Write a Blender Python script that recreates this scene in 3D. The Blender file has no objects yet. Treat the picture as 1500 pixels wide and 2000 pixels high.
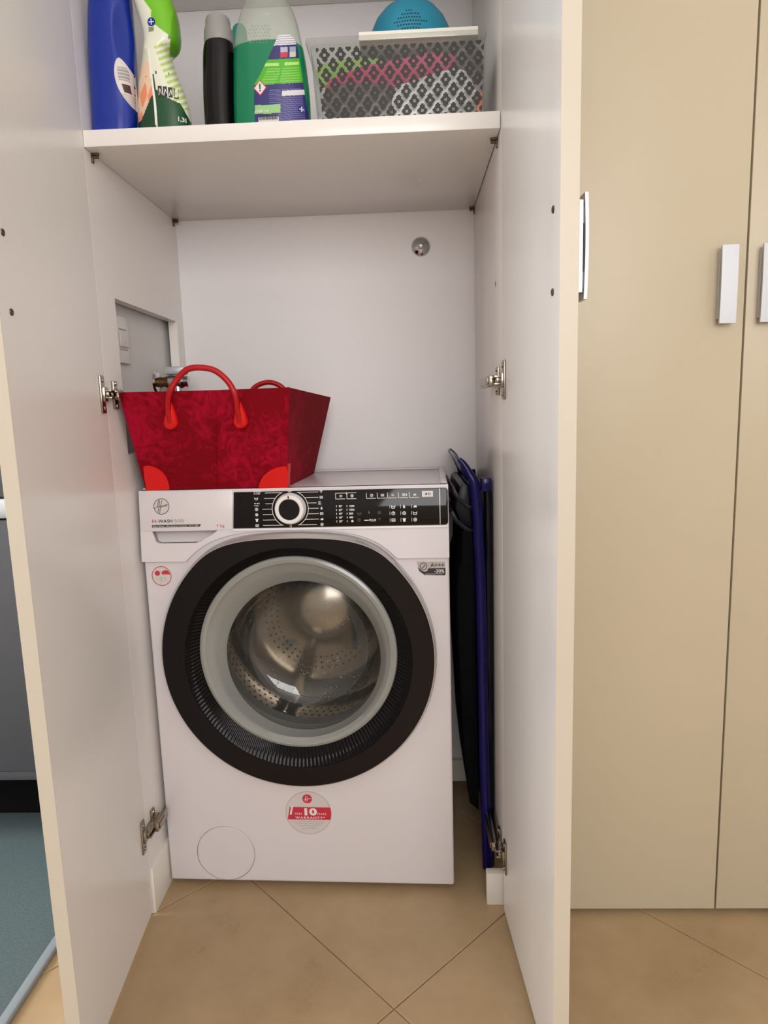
import bpy, bmesh, math, random
from mathutils import Vector, Matrix

SC = bpy.context.scene
COL = SC.collection
PI = math.pi
random.seed(7)

# ------------------------------------------------------------------ camera
FPX = 1310.67
CAM = Vector((0.1416, -1.2666, 0.9906))
ROT = Matrix(((0.99898, 0.024553, 0.03802), (0.033849, 0.152306, -0.987754), (-0.030043, 0.988028, 0.151319)))
cd = bpy.data.cameras.new('camera')
cam = bpy.data.objects.new('camera', cd)
COL.objects.link(cam)
cam.matrix_world = Matrix.Translation(CAM) @ ROT.to_4x4()
cd.sensor_fit = 'HORIZONTAL'
cd.sensor_width = 36
cd.lens = FPX / 1500 * 36
cd.clip_start = 0.02
SC.camera = cam


def at(u, v, y):
    """real-world point that photograph pixel (u, v) shows at depth y"""
    d = ROT @ Vector(((u - 750) / FPX, -(v - 1000) / FPX, -1))
    return CAM + d * ((y - CAM.y) / d.y)


# ------------------------------------------------------------------ light
W = bpy.data.worlds.new('world')
SC.world = W
W.use_nodes = True
W.node_tree.nodes['Background'].inputs[0].default_value = (0.9, 0.95, 1.0, 1)
W.node_tree.nodes['Background'].inputs[1].default_value = 0.5
SC.view_settings.view_transform = 'Standard'
SC.view_settings.look = 'None'
SC.view_settings.exposure = 0.0
SC.view_settings.gamma = 1
SC.view_settings.use_curve_mapping = False


def area(name, loc, target, sx, sy, power, col):
    l = bpy.data.lights.new(name, 'AREA')
    l.shape = 'RECTANGLE'
    l.size, l.size_y, l.energy, l.color = sx, sy, power, col
    o = bpy.data.objects.new(name, l)
    COL.objects.link(o)
    o.location = loc
    o.rotation_euler = (Vector(target) - Vector(loc)).to_track_quat('-Z', 'Y').to_euler()
    return o


area('window_light', (0.75, -3.20, 1.72), (0.75, 0, 1.62), 1.80, 1.35, 54, (1.0, 0.97, 0.94))
area('window_light', (-2.40, -1.25, 1.70), (0, -1.25, 1.70), 1.0, 1.3, 32, (0.93, 0.97, 1.0))
area('window_light', (-2.40, -0.12, 1.70), (0, -0.12, 1.70), 0.85, 1.3, 46, (0.95, 0.98, 1.0))


# ------------------------------------------------------------------ materials
def lin(c):
    c = [v / 255 for v in c]
    return tuple(v / 12.92 if v <= 0.04045 else ((v + 0.055) / 1.055) ** 2.4 for v in c) + (1,)


def mat(name, rgb, rough=0.5, metal=0.0, spec=0.5, var=0.0, vscale=6.0, bump=0.0, bscale=200.0, coat=0.0, trans=0.0, rgb2=None):
    m = bpy.data.materials.new(name)
    m.use_nodes = True
    nt = m.node_tree
    b = nt.nodes['Principled BSDF']
    b.inputs['Base Color'].default_value = lin(rgb)
    b.inputs['Roughness'].default_value = rough
    b.inputs['Metallic'].default_value = metal
    b.inputs['Specular IOR Level'].default_value = spec
    b.inputs['Coat Weight'].default_value = coat
    b.inputs['Coat Roughness'].default_value = 0.05
    b.inputs['Transmission Weight'].default_value = trans
    if var or bump:
        tc = nt.nodes.new('ShaderNodeTexCoord')
    if var:
        n = nt.nodes.new('ShaderNodeTexNoise')
        n.inputs['Scale'].default_value = vscale
        n.inputs['Detail'].default_value = 5
        nt.links.new(tc.outputs['Object'], n.inputs['Vector'])
        r = nt.nodes.new('ShaderNodeMapRange')
        r.inputs[1].default_value, r.inputs[2].default_value = 0.3, 0.7
        mx = nt.nodes.new('ShaderNodeMix')
        mx.data_type = 'RGBA'
        c = lin(rgb)
        c2 = lin(rgb2) if rgb2 else tuple(v * (1 - var) for v in c[:3]) + (1,)
        mx.inputs['A'].default_value = c
        mx.inputs['B'].default_value = c2
        nt.links.new(n.outputs['Fac'], r.inputs[0])
        nt.links.new(r.outputs[0], mx.inputs['Factor'])
        nt.links.new(mx.outputs['Result'], b.inputs['Base Color'])
    if bump:
        n2 = nt.nodes.new('ShaderNodeTexNoise')
        n2.inputs['Scale'].default_value = bscale
        n2.inputs['Detail'].default_value = 3
        nt.links.new(tc.outputs['Object'], n2.inputs['Vector'])
        bp = nt.nodes.new('ShaderNodeBump')
        bp.inputs['Strength'].default_value = bump
        bp.inputs['Distance'].default_value = 0.002
        nt.links.new(n2.outputs['Fac'], bp.inputs['Height'])
        nt.links.new(bp.outputs[0], b.inputs['Normal'])
    return m


def attr_mat(name, rough=0.4, spec=0.5):
    m = mat(name, (255, 255, 255), rough, spec=spec)
    a = m.node_tree.nodes.new('ShaderNodeVertexColor')
    a.layer_name = 'print'
    m.node_tree.links.new(a.outputs[0], m.node_tree.nodes['Principled BSDF'].inputs['Base Color'])
    return m


def clear_mat(name, tint, opacity, rough=0.08, milk=(220, 222, 220), ior=1.45):
    """thin clear plastic or glass: see-through, partly milky, glossy by Fresnel"""
    m = bpy.data.materials.new(name)
    m.use_nodes = True
    nt = m.node_tree
    nt.nodes.remove(nt.nodes['Principled BSDF'])
    out = nt.nodes['Material Output']
    t = nt.nodes.new('ShaderNodeBsdfTransparent')
    t.inputs[0].default_value = lin(tint)
    d = nt.nodes.new('ShaderNodeBsdfDiffuse')
    d.inputs[0].default_value = lin(milk)
    g = nt.nodes.new('ShaderNodeBsdfGlossy')
    g.inputs['Roughness'].default_value = rough
    lw = nt.nodes.new('ShaderNodeLayerWeight')
    lw.inputs[0].default_value = 0.5
    pw = nt.nodes.new('ShaderNodeMath')
    pw.operation = 'POWER'
    pw.inputs[1].default_value = 4.0
    nt.links.new(lw.outputs['Facing'], pw.inputs[0])
    f = nt.nodes.new('ShaderNodeMapRange')
    f0 = ((ior - 1) / (ior + 1)) ** 2
    f.inputs[3].default_value, f.inputs[4].default_value = f0, 0.75
    nt.links.new(pw.outputs[0], f.inputs[0])
    m1 = nt.nodes.new('ShaderNodeMixShader')
    m1.inputs[0].default_value = opacity
    m2 = nt.nodes.new('ShaderNodeMixShader')
    nt.links.new(t.outputs[0], m1.inputs[1])
    nt.links.new(d.outputs[0], m1.inputs[2])
    nt.links.new(f.outputs[0], m2.inputs[0])
    nt.links.new(m1.outputs[0], m2.inputs[1])
    nt.links.new(g.outputs[0], m2.inputs[2])
    nt.links.new(m2.outputs[0], out.inputs[0])
    return m


M = {}
M['wall'] = mat('wall_paint', (226, 224, 222), 0.7, var=0.03, vscale=3, bump=0.1, bscale=120)
M['ceiling'] = mat('ceiling_paint', (240, 238, 234), 0.8, bump=0.05)
M['melamine'] = mat('white_melamine', (236, 231, 227), 0.24, spec=0.5, var=0.03, vscale=4, bump=0.03, bscale=350)
M['back'] = mat('white_back_panel', (235, 231, 232), 0.45, spec=0.35, var=0.03, vscale=3, bump=0.03, bscale=150)
M['cream'] = mat('cream_laminate', (195, 182, 158), 0.36, spec=0.4, var=0.03, vscale=3, bump=0.03, bscale=300)
M['edge'] = mat('cream_edge_band', (200, 189, 173), 0.4, var=0.03, vscale=4)
M['skirt'] = mat('white_skirting', (226, 220, 210), 0.4, var=0.04, vscale=9)
M['grout'] = mat('grout', (146, 122, 93), 0.8, var=0.2, vscale=30)
M['steel'] = mat('brushed_steel', (196, 198, 203), 0.42, 0.4)
M['chrome'] = mat('chrome', (200, 200, 204), 0.1, 1.0)
M['hinge'] = mat('nickel_hinge', (160, 150, 138), 0.2, 1.0)
M['brass'] = mat('rusty_brass', (120, 84, 48), 0.45, 0.8, var=0.5, vscale=90)
M['pin'] = mat('bronze_pin', (92, 78, 62), 0.4, 0.7)
M['white'] = mat('appliance_white', (214, 207, 210), 0.28, spec=0.5, coat=0.15)
M['white_plastic'] = mat('white_plastic', (232, 228, 228), 0.35, spec=0.5)
M['silver'] = mat('silver_plastic', (188, 184, 182), 0.3, 0.6)
M['black_gloss'] = mat('black_gloss', (13, 9, 10), 0.07, spec=0.3)
M['black_door'] = mat('black_door_plastic', (20, 15, 17), 0.28, spec=0.22)
M['dish'] = mat('ribbed_black', (12, 9, 10), 0.16, spec=0.14)
M['black'] = mat('black_rubber', (20, 19, 19), 0.6)
M['gasket'] = mat('grey_gasket', (96, 94, 92), 0.5)
M['ringglass'] = mat('grey_glass_rim', (146, 146, 142), 0.12, spec=0.6, var=0.12, vscale=5)
M['drum'] = mat('drum_steel', (158, 150, 141), 0.19, 1.0)
M['glass'] = clear_mat('porthole_glass', (238, 238, 236), 0.03, 0.03, ior=1.75)
M['droplet'] = mat('water_droplet', (150, 148, 144), 0.08, spec=0.6)
M['ink_white'] = mat('white_print', (222, 218, 216), 0.5)
M['ink_grey'] = mat('grey_print', (140, 136, 134), 0.5)
M['ink_dim'] = mat('dim_print', (72, 68, 66), 0.5)
M['ink_black'] = mat('black_print', (42, 36, 38), 0.5)
M['ink_red'] = mat('red_print', (196, 40, 62), 0.5)
M['ink_pink'] = mat('pink_print', (222, 160, 166), 0.5)
M['ink_rose'] = mat('rose_grey_print', (172, 134, 134), 0.5)
M['ink_green'] = mat('green_print', (140, 190, 130), 0.5)
M['sticker'] = mat('sticker_paper', (204, 196, 194), 0.35)
M['sticker_silver'] = mat('sticker_silver', (178, 172, 170), 0.3)
M['leather'] = mat('red_leather', (216, 10, 12), 0.38, spec=0.45, bump=0.15, bscale=300)
M['leather_dark'] = mat('red_leather_tube', (172, 5, 16), 0.35, spec=0.4)
M['navy'] = mat('navy_plastic', (10, 6, 78), 0.16, spec=0.3)
M['navy_dark'] = mat('dark_navy_plastic', (7, 7, 22), 0.35, spec=0.25)
M['navy_fabric'] = mat('navy_seat', (3, 3, 7), 0.7, spec=0.1)
M['blue_bottle'] = mat('blue_plastic', (5, 44, 150), 0.12, spec=0.55)
M['teal_bottle'] = mat('teal_plastic', (18, 140, 124), 0.25)
M['teal'] = mat('teal_bowl', (32, 136, 166), 0.4, spec=0.4, var=0.12, vscale=14)
M['hole'] = mat('dark_hole', (18, 52, 72), 0.7)
M['black_bottle'] = mat('black_bottle_plastic', (9, 7, 8), 0.16, spec=0.3)
M['grey_cap'] = mat('grey_cap', (146, 144, 142), 0.35)
M['liquid'] = mat('green_liquid', (0, 124, 86), 0.25, spec=0.5, trans=0.05)
M['clear'] = clear_mat('clear_bottle_plastic', (242, 248, 243), 0.24, 0.12, (214, 216, 206))
M['clear_box'] = clear_mat('clear_box_plastic', (248, 249, 248), 0.045, 0.08, (222, 222, 218))
M['ikat'] = mat('black_pattern_print', (22, 18, 18), 0.5)
M['board'] = mat('white_board', (236, 232, 222), 0.5)
M['pk_magenta'] = mat('magenta_bag', (214, 72, 122), 0.35)
M['pk_green'] = mat('green_bag', (160, 200, 100), 0.4)
M['pk_yellow'] = mat('yellow_bag', (250, 226, 96), 0.4)
M['pk_dark'] = mat('dark_bag', (120, 108, 104), 0.4)
M['pk_silver'] = mat('silver_bag', (240, 240, 240), 0.3)
M['pk_orange'] = mat('orange_packet', (232, 130, 76), 0.4)
M['unit'] = mat('grey_lacquer', (82, 82, 86), 0.4, var=0.04, vscale=3)
M['plinth_shade'] = mat('shade_black_plinth', (14, 14, 15), 0.9, spec=0.1)
M['rug'] = mat('teal_grey_rug', (100, 114, 116), 0.95, spec=0.1, var=0.25, vscale=260, bump=0.6, bscale=900)
M['binding'] = mat('rug_binding', (132, 138, 144), 0.7, bump=0.3, bscale=600)
M['p_bottle'] = attr_mat('printed_bottle', 0.28)
M['p_label'] = attr_mat('printed_label', 0.4)
M['frame'] = mat('window_frame', (235, 235, 232), 0.4)


def damask():
    m = mat('dark_red_damask', (128, 4, 22), 0.8, spec=0.12)
    nt = m.node_tree
    b = nt.nodes['Principled BSDF']
    tc = nt.nodes.new('ShaderNodeTexCoord')
    n = nt.nodes.new('ShaderNodeTexNoise')
    n.inputs['Scale'].default_value = 34
    n.inputs['Detail'].default_value = 4
    n.inputs['Distortion'].default_value = 2.5
    n2 = nt.nodes.new('ShaderNodeTexNoise')
    n2.inputs['Scale'].default_value = 9
    n2.inputs['Detail'].default_value = 2
    ad = nt.nodes.new('ShaderNodeMath')
    ad.operation = 'ADD'
    r = nt.nodes.new('ShaderNodeMapRange')
    r.inputs[1].default_value, r.inputs[2].default_value = 0.96, 1.28
    mx = nt.nodes.new('ShaderNodeMix')
    mx.data_type = 'RGBA'
    mx.inputs['A'].default_value = lin((122, 2, 18))
    mx.inputs['B'].default_value = lin((162, 8, 42))
    nt.links.new(tc.outputs['Object'], n.inputs['Vector'])
    nt.links.new(tc.outputs['Object'], n2.inputs['Vector'])
    nt.links.new(n.outputs['Fac'], ad.inputs[0])
    nt.links.new(n2.outputs['Fac'], ad.inputs[1])
    nt.links.new(ad.outputs[0], r.inputs[0])
    nt.links.new(r.outputs[0], mx.inputs['Factor'])
    nt.links.new(mx.outputs['Result'], b.inputs['Base Color'])
    wv = nt.nodes.new('ShaderNodeTexNoise')
    wv.inputs['Scale'].default_value = 700
    nt.links.new(tc.outputs['Object'], wv.inputs['Vector'])
    bp = nt.nodes.new('ShaderNodeBump')
    bp.inputs['Strength'].default_value = 0.35
    bp.inputs['Distance'].default_value = 0.001
    nt.links.new(wv.outputs['Fac'], bp.inputs['Height'])
    nt.links.new(bp.outputs[0], b.inputs['Normal'])
    return m


def tile_mat():
    m = mat('tan_porcelain', (158, 132, 98), 0.30, spec=0.4)
    nt = m.node_tree
    b = nt.nodes['Principled BSDF']
    geo = nt.nodes.new('ShaderNodeNewGeometry')
    n = nt.nodes.new('ShaderNodeTexNoise')
    n.inputs['Scale'].default_value = 5.5
    n.inputs['Detail'].default_value = 8
    n.inputs['Roughness'].default_value = 0.62
    r = nt.nodes.new('ShaderNodeMapRange')
    r.inputs[1].default_value, r.inputs[2].default_value = 0.32, 0.68
    mx = nt.nodes.new('ShaderNodeMix')
    mx.data_type = 'RGBA'
    mx.inputs['A'].default_value = lin((161, 135, 102))
    mx.inputs['B'].default_value = lin((179, 153, 119))
    nt.links.new(geo.outputs['Position'], n.inputs['Vector'])
    nt.links.new(n.outputs['Fac'], r.inputs[0])
    nt.links.new(r.outputs[0], mx.inputs['Factor'])
    nt.links.new(mx.outputs['Result'], b.inputs['Base Color'])
    # gloss varies where the tile is scuffed
    r2 = nt.nodes.new('ShaderNodeMapRange')
    r2.inputs[1].default_value, r2.inputs[2].default_value = 0.3, 0.7
    r2.inputs[3].default_value, r2.inputs[4].default_value = 0.24, 0.4
    nt.links.new(n.outputs['Fac'], r2.inputs[0])
    nt.links.new(r2.outputs[0], b.inputs['Roughness'])
    return m


M['damask'] = damask()
M['tile'] = tile_mat()


# ------------------------------------------------------------------ helpers
def link(name, bm, material, parent=None, smooth=30, loc=None):
    me = bpy.data.meshes.new(name)
    bmesh.ops.recalc_face_normals(bm, faces=bm.faces[:])
    bm.to_mesh(me)
    bm.free()
    me.materials.append(M[material] if isinstance(material, str) else material)
    if smooth:
        me.polygons.foreach_set('use_smooth', [True] * len(me.polygons))
        try:
            me.set_sharp_from_angle(angle=math.radians(smooth))
        except Exception:
            pass
    o = bpy.data.objects.new(name, me)
    COL.objects.link(o)
    if parent:
        o.parent = parent
    if loc:
        o.location = loc
    return o


def empty(name, loc, label, cat, rz=0, group=None):
    o = bpy.data.objects.new(name, None)
    COL.objects.link(o)
    o.location = loc
    o.rotation_euler = (0, 0, rz)
    o.empty_display_size = 0.05
    return tag(o, label, cat, group)


def tag(o, label, cat, group=None):
    o['label'] = label
    o['category'] = cat
    if group:
        o['group'] = group
    return o


def structure(o):
    o['kind'] = 'structure'
    return o


def join(bm, src, mtx=None):
    me = bpy.data.meshes.new('tmp')
    src.to_mesh(me)
    src.free()
    if mtx:
        me.transform(mtx)
    bm.from_mesh(me)
    bpy.data.meshes.remove(me)


def box(bm, lo, hi, bev=0.0, seg=2, mtx=None):
    b = bmesh.new()
    bmesh.ops.create_cube(b, size=1)
    lo, hi = Vector(lo), Vector(hi)
    for v in b.verts:
        v.co = Vector(((lo + hi)[i] / 2 + v.co[i] * (hi - lo)[i] for i in range(3)))
    if bev:
        bmesh.ops.bevel(b, geom=b.edges[:], offset=bev, segments=seg, profile=0.5, affect='EDGES')
    join(bm, b, mtx)
    return bm


def B(lo, hi, bev=0.0, seg=2):
    return box(bmesh.new(), lo, hi, bev, seg)


def prism(bm, pts, a0, a1, axis='y', bev=0.0):
    """pts are (x,z) for axis y, (y,z) for axis x, (x,y) for axis z"""
    b = bmesh.new()
    f = {'y': lambda p, a: (p[0], a, p[1]), 'x': lambda p, a: (a, p[0], p[1]), 'z': lambda p, a: (p[0], p[1], a)}[axis]
    v0 = [b.verts.new(f(p, a0)) for p in pts]
    v1 = [b.verts.new(f(p, a1)) for p in pts]
    n = len(pts)
    b.faces.new(v0)
    b.faces.new(v1[::-1])
    for i in range(n):
        b.faces.new((v0[i], v1[i], v1[(i + 1) % n], v0[(i + 1) % n]))
    bmesh.ops.recalc_face_normals(b, faces=b.faces[:])
    if bev:
        es = [e for e in b.edges if abs(e.calc_face_angle(0)) > 0.5]
        bmesh.ops.bevel(b, geom=es, offset=bev, segments=2, profile=0.5, affect='EDGES')
    join(bm, b)
    return bm


def lathe(bm, prof, n=64, mtx=None, closed=False):
    """prof: (r, h) revolved round local +Z, then mtx"""
    b = bmesh.new()
    rings = []
    for r, h in prof:
        if r < 1e-6:
            rings.append([b.verts.new((0, 0, h))])
        else:
            rings.append([b.verts.new((r * math.cos(2 * PI * k / n), r * math.sin(2 * PI * k / n), h)) for k in range(n)])
    prs = list(zip(rings, rings[1:]))
    if closed:
        prs.append((rings[-1], rings[0]))
    for a, c in prs:
        for k in range(n):
            k2 = (k + 1) % n
            if len(a) == 1 and len(c) == 1:
                continue
            if len(a) == 1:
                b.faces.new((a[0], c[k], c[k2]))
            elif len(c) == 1:
                b.faces.new((a[k], c[0], a[k2]))
            else:
                b.faces.new((a[k], c[k], c[k2], a[k2]))
    join(bm, b, mtx)
    return bm


def facing(c, sx=1.0):
    """matrix: local Z of a lathe points to the viewer side (-Y), centre c"""
    return Matrix.Translation(Vector(c)) @ Matrix.Rotation(PI / 2, 4, 'X')


def along(a, d):
    return Matrix.Translation(Vector(a)) @ Vector(d).to_track_quat('Z', 'Y').to_matrix().to_4x4()


def spline(pts, n=8):
    """Catmull-Rom through pts"""
    P = [Vector(p) for p in pts]
    P = [P[0] * 2 - P[1]] + P + [P[-1] * 2 - P[-2]]
    out = []
    for i in range(1, len(P) - 2):
        for k in range(n):
            t = k / n
            a, b, c, d = P[i - 1:i + 3]
            out.append(0.5 * ((2 * b) + (c - a) * t + (2 * a - 5 * b + 4 * c - d) * t * t + (3 * b - a - 3 * c + d) * t ** 3))
    out.append(P[-2])
    return out


def tube(bm, pts, r, n=14, mtx=None):
    P = [Vector(p) for p in pts]
    R = r if isinstance(r, (list, tuple)) else [r] * len(P)
    b = bmesh.new()
    rings = []
    up = None
    for i, p in enumerate(P):
        t = (P[min(i + 1, len(P) - 1)] - P[max(i - 1, 0)]).normalized()
        if up is None:
            up = Vector((0, 1, 0)) if abs(t.y) < 0.9 else Vector((1, 0, 0))
        s = t.cross(up).normalized()
        up = s.cross(t).normalized()
        rings.append([b.verts.new(p + (s * math.cos(2 * PI * k / n) + up * math.sin(2 * PI * k / n)) * R[i]) for k in range(n)])
    for a, c in zip(rings, rings[1:]):
        for k in range(n):
            b.faces.new((a[k], a[(k + 1) % n], c[(k + 1) % n], c[k]))
    b.faces.new(rings[0])
    b.faces.new(rings[-1][::-1])
    join(bm, b, mtx)
    return bm


def boolean(o, cutter, op='DIFFERENCE'):
    md = o.modifiers.new('b', 'BOOLEAN')
    md.operation = op
    md.object = cutter
    md.solver = 'EXACT'
    bpy.context.view_layer.update()
    dg = bpy.context.evaluated_depsgraph_get()
    me = bpy.data.meshes.new_from_object(o.evaluated_get(dg))
    old = o.data
    o.modifiers.clear()
    me.name = old.name
    o.data = me
    bpy.data.meshes.remove(old)
    cm = cutter.data
    bpy.data.objects.remove(cutter)
    bpy.data.meshes.remove(cm)
    me.polygons.foreach_set('use_smooth', [True] * len(me.polygons))
    me.set_sharp_from_angle(angle=math.radians(30))
    return o


class Print:
    """flat printing (letters, icons, bars) laid on a surface y = ymap(x, z), built as one thin mesh"""

    def __init__(self, ymap, off=0.0004):
        self.bm = bmesh.new()
        self.ymap, self.off = ymap, off

    def poly(self, pts):
        vs = [self.bm.verts.new((p[0], 0, p[1])) for p in pts]
        self.bm.faces.new(vs)

    def rect(self, x0, z0, x1, z1, skew=0.0):
        self.poly([(x0, z0), (x1, z0), (x1 + skew, z1), (x0 + skew, z1)])

    def disc(self, x, z, r, n=20):
        self.poly([(x + r * math.cos(2 * PI * k / n), z + r * math.sin(2 * PI * k / n)) for k in range(n)])

    def arc(self, x, z, r, w, a0=0, a1=360, n=40):
        for k in range(n):
            t0, t1 = [math.radians(a0 + (a1 - a0) * q / n) for q in (k, k + 1)]
            self.poly([(x + rr * math.cos(t), z + rr * math.sin(t)) for rr, t in ((r - w, t0), (r, t0), (r, t1), (r - w, t1))])

    def line(self, pts, w):
        for a, b in zip(pts, pts[1:]):
            d = Vector((b[0] - a[0], b[1] - a[1]))
            if d.length < 1e-7:
                continue
            n = Vector((-d.y, d.x)).normalized() * w / 2
            self.poly([(a[0] + n.x, a[1] + n.y), (a[0] - n.x, a[1] - n.y), (b[0] - n.x, b[1] - n.y), (b[0] + n.x, b[1] + n.y)])

    def text(self, s, x, z, size, bold=0.0, shear=0.0, align='LEFT', rot=0.0, width=None, space=1.0):
        cu = bpy.data.curves.new('t', 'FONT')
        cu.body, cu.size, cu.shear, cu.offset, cu.align_x = s, 1.0, shear, bold, align
        cu.space_character = space
        cu.resolution_u = 3
        o = bpy.data.objects.new('t', cu)
        COL.objects.link(o)
        bpy.context.view_layer.update()
        me = bpy.data.meshes.new_from_object(o.evaluated_get(bpy.context.evaluated_depsgraph_get()))
        bpy.data.objects.remove(o)
        bpy.data.curves.remove(cu)
        if len(me.vertices):
            sx = size
            if width:
                xs = [v.co.x for v in me.vertices]
                sx = width / (max(xs) - min(xs))
            ca, sa = math.cos(rot), math.sin(rot)
            for v in me.vertices:
                px, pz = v.co.x * sx, v.co.y * size
                v.co = (x + px * ca - pz * sa, 0, z + px * sa + pz * ca)
            self.bm.from_mesh(me)
        bpy.data.meshes.remove(me)

    def done(self, name, material, parent):
        bm = self.bm
        pieces = len(bm.faces)
        for v in bm.verts:
            v.co.y = self.ymap(v.co.x, v.co.z) - self.off
        for f in bm.faces:
            f.normal_update()
            if f.normal.y > 0:
                f.normal_flip()
        me = bpy.data.meshes.new(name)
        bm.to_mesh(me)
        bm.free()
        me.materials.append(M[material])
        o = bpy.data.objects.new(name, me)
        COL.objects.link(o)
        o.parent = parent
        if pieces > 1:
            o['kind'] = 'stuff'          # print too small to pick apart letter by letter
        return o


def clip_poly(poly, x0, x1, y0, y1):
    def cut(p, inside, inter):
        out = []
        for i in range(len(p)):
            a, b = p[i - 1], p[i]
            if inside(b):
                if not inside(a):
                    out.append(inter(a, b))
                out.append(b)
            elif inside(a):
                out.append(inter(a, b))
        return out
    for ax, lim, sg in ((0, x0, 1), (0, x1, -1), (1, y0, 1), (1, y1, -1)):
        if not poly:
            break
        poly = cut(poly, lambda q: (q[ax] - lim) * sg >= 0,
                   lambda a, b: tuple(a[i] + (b[i] - a[i]) * (lim - a[ax]) / (b[ax] - a[ax]) for i in (0, 1)))
    return poly


# ------------------------------------------------------------------ room shell
RX0, RX1, RY0, RY1, RZ = -2.50, 2.30, -3.30, 0.45, 2.60
T = 0.10
floor = structure(link('floor', B((RX0, RY0, -0.08), (RX1, RY1, -0.0022)), 'grout', smooth=0))
# diagonal 50 cm tiles, 3 mm joints; whole tiles share one mesh
pitch = 0.7045
side = pitch / math.sqrt(2)
h = side / 2 - 0.0011
tile_full = None


def tile_mesh(poly):
    b = bmesh.new()
    prism(b, poly, -0.0022, 0.0, 'z')
    top = [e for e in b.edges if all(v.co.z > -0.001 for v in e.verts)]
    bmesh.ops.bevel(b, geom=top, offset=0.0008, segments=1, affect='EDGES')
    bmesh.ops.recalc_face_normals(b, faces=b.faces[:])
    me = bpy.data.meshes.new('tile')
    b.to_mesh(me)
    b.free()
    me.materials.append(M['tile'])
    return me


rd = h * math.sqrt(2)
for i in range(-9, 10):
    for j in range(-9, 10):
        p = -0.189 + (i + 0.5) * pitch
        q = 0.380 + (j + 0.5) * pitch
        cx, cy = (p + q) / 2, (p - q) / 2
        dia = [(cx + rd, cy), (cx, cy + rd), (cx - rd, cy), (cx, cy - rd)]
        cl = clip_poly(dia, RX0 + 0.001, RX1 - 0.001, RY0 + 0.001, RY1 - 0.001)
        if len(cl) < 3:
            continue
        area_ = abs(sum(cl[k - 1][0] * cl[k][1] - cl[k][0] * cl[k - 1][1] for k in range(len(cl)))) / 2
        if area_ < 0.002:
            continue
        if abs(area_ - 2 * rd * rd) < 1e-6:
            if tile_full is None:
                tile_full = tile_mesh([(rd, 0), (0, rd), (-rd, 0), (0, -rd)])
            o = bpy.data.objects.new('tile', tile_full)
            o.location = (cx, cy, 0)
        else:
            o = bpy.data.objects.new('tile', tile_mesh(cl))
        COL.objects.link(o)
        o.parent = floor

structure(link('ceiling', B((RX0 - T, RY0 - T, RZ), (RX1 + T, RY1 + T, RZ + 0.1)), 'ceiling', smooth=0))
structure(link('wall_back', B((RX0, RY1, 0), (RX1, RY1 + T, RZ)), 'wall', smooth=0))
structure(link('wall_right', B((RX1, RY0, 0), (RX1 + T, RY1, RZ)), 'wall', smooth=0))


def wall_with_hole(name, u0, u1, hu0, hu1, hz0, hz1, f):
    b = bmesh.new()
    for a0, a1, z0, z1 in ((u0, hu0, 0, RZ), (hu1, u1, 0, RZ), (hu0, hu1, 0, hz0), (hu0, hu1, hz1, RZ)):
        lo, hi = f(a0, z0, 0), f(a1, z1, T)
        box(b, [min(l, k) for l, k in zip(lo, hi)], [max(l, k) for l, k in zip(lo, hi)])
    return structure(link(name, b, 'wall', smooth=0))


wall_with_hole('wall_front', RX0, RX1, -0.20, 1.70, 1.00, 2.45, lambda a, z, t: (a, RY0 - t, z))
wall_with_hole('wall_left', RY0, RY1, -1.80, 0.34, 1.00, 2.40, lambda a, z, t: (RX0 - t, a, z))
for nm, lo, hi, ax in (('window_1', (-0.20, RY0 - 0.08, 1.00), (1.70, RY0 - 0.03, 2.45), 0),
                       ('window_2', (RX0 - 0.08, -1.80, 1.00), (RX0 - 0.03, 0.34, 2.40), 1)):
    b = bmesh.new()
    w = 0.045
    l2, h2 = list(lo), list(hi)
    for (fa, fb, za, zb) in ((lo[ax], lo[ax] + w, lo[2], hi[2]), (hi[ax] - w, hi[ax], lo[2], hi[2]),
                             (lo[ax] + w, hi[ax] - w, lo[2], lo[2] + w), (lo[ax] + w, hi[ax] - w, hi[2] - w, hi[2]),
                             ((lo[ax] + hi[ax]) / 2 - w / 2, (lo[ax] + hi[ax]) / 2 + w / 2, lo[2] + w, hi[2] - w)):
        l2[ax], h2[ax], l2[2], h2[2] = fa, fb, za, zb
        box(b, l2, h2)
    structure(link(nm, b, 'frame', smooth=0))

# partition left of the cupboard, with the recessed plaster behind the cut-out
structure(link('wall_inner', B((-0.530, -0.055, 0), (-0.4235, RY1, RZ)), 'wall', smooth=0))

# ------------------------------------------------------------------ open cupboard
XL, XR, YF, YB, ZT, ZB = -0.3921, 0.3076, -0.0726, 0.3826, 1.469, 1.4423
ZTOP = 2.40
cup = empty('tall_cupboard', (-0.04, 0.15, 0), 'open tall cupboard, both doors swung out, washing machine inside', 'cupboard')
CO = -cup.location


def part(name, bm, m, parent, smooth=30):
    """parts modelled in room coordinates, stored relative to their thing"""
    root = parent
    off = Vector((0, 0, 0))
    while root:
        off += root.location
        root = root.parent
    bm.transform(Matrix.Translation(-off))
    return link(name, bm, m, parent, smooth)


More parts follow.
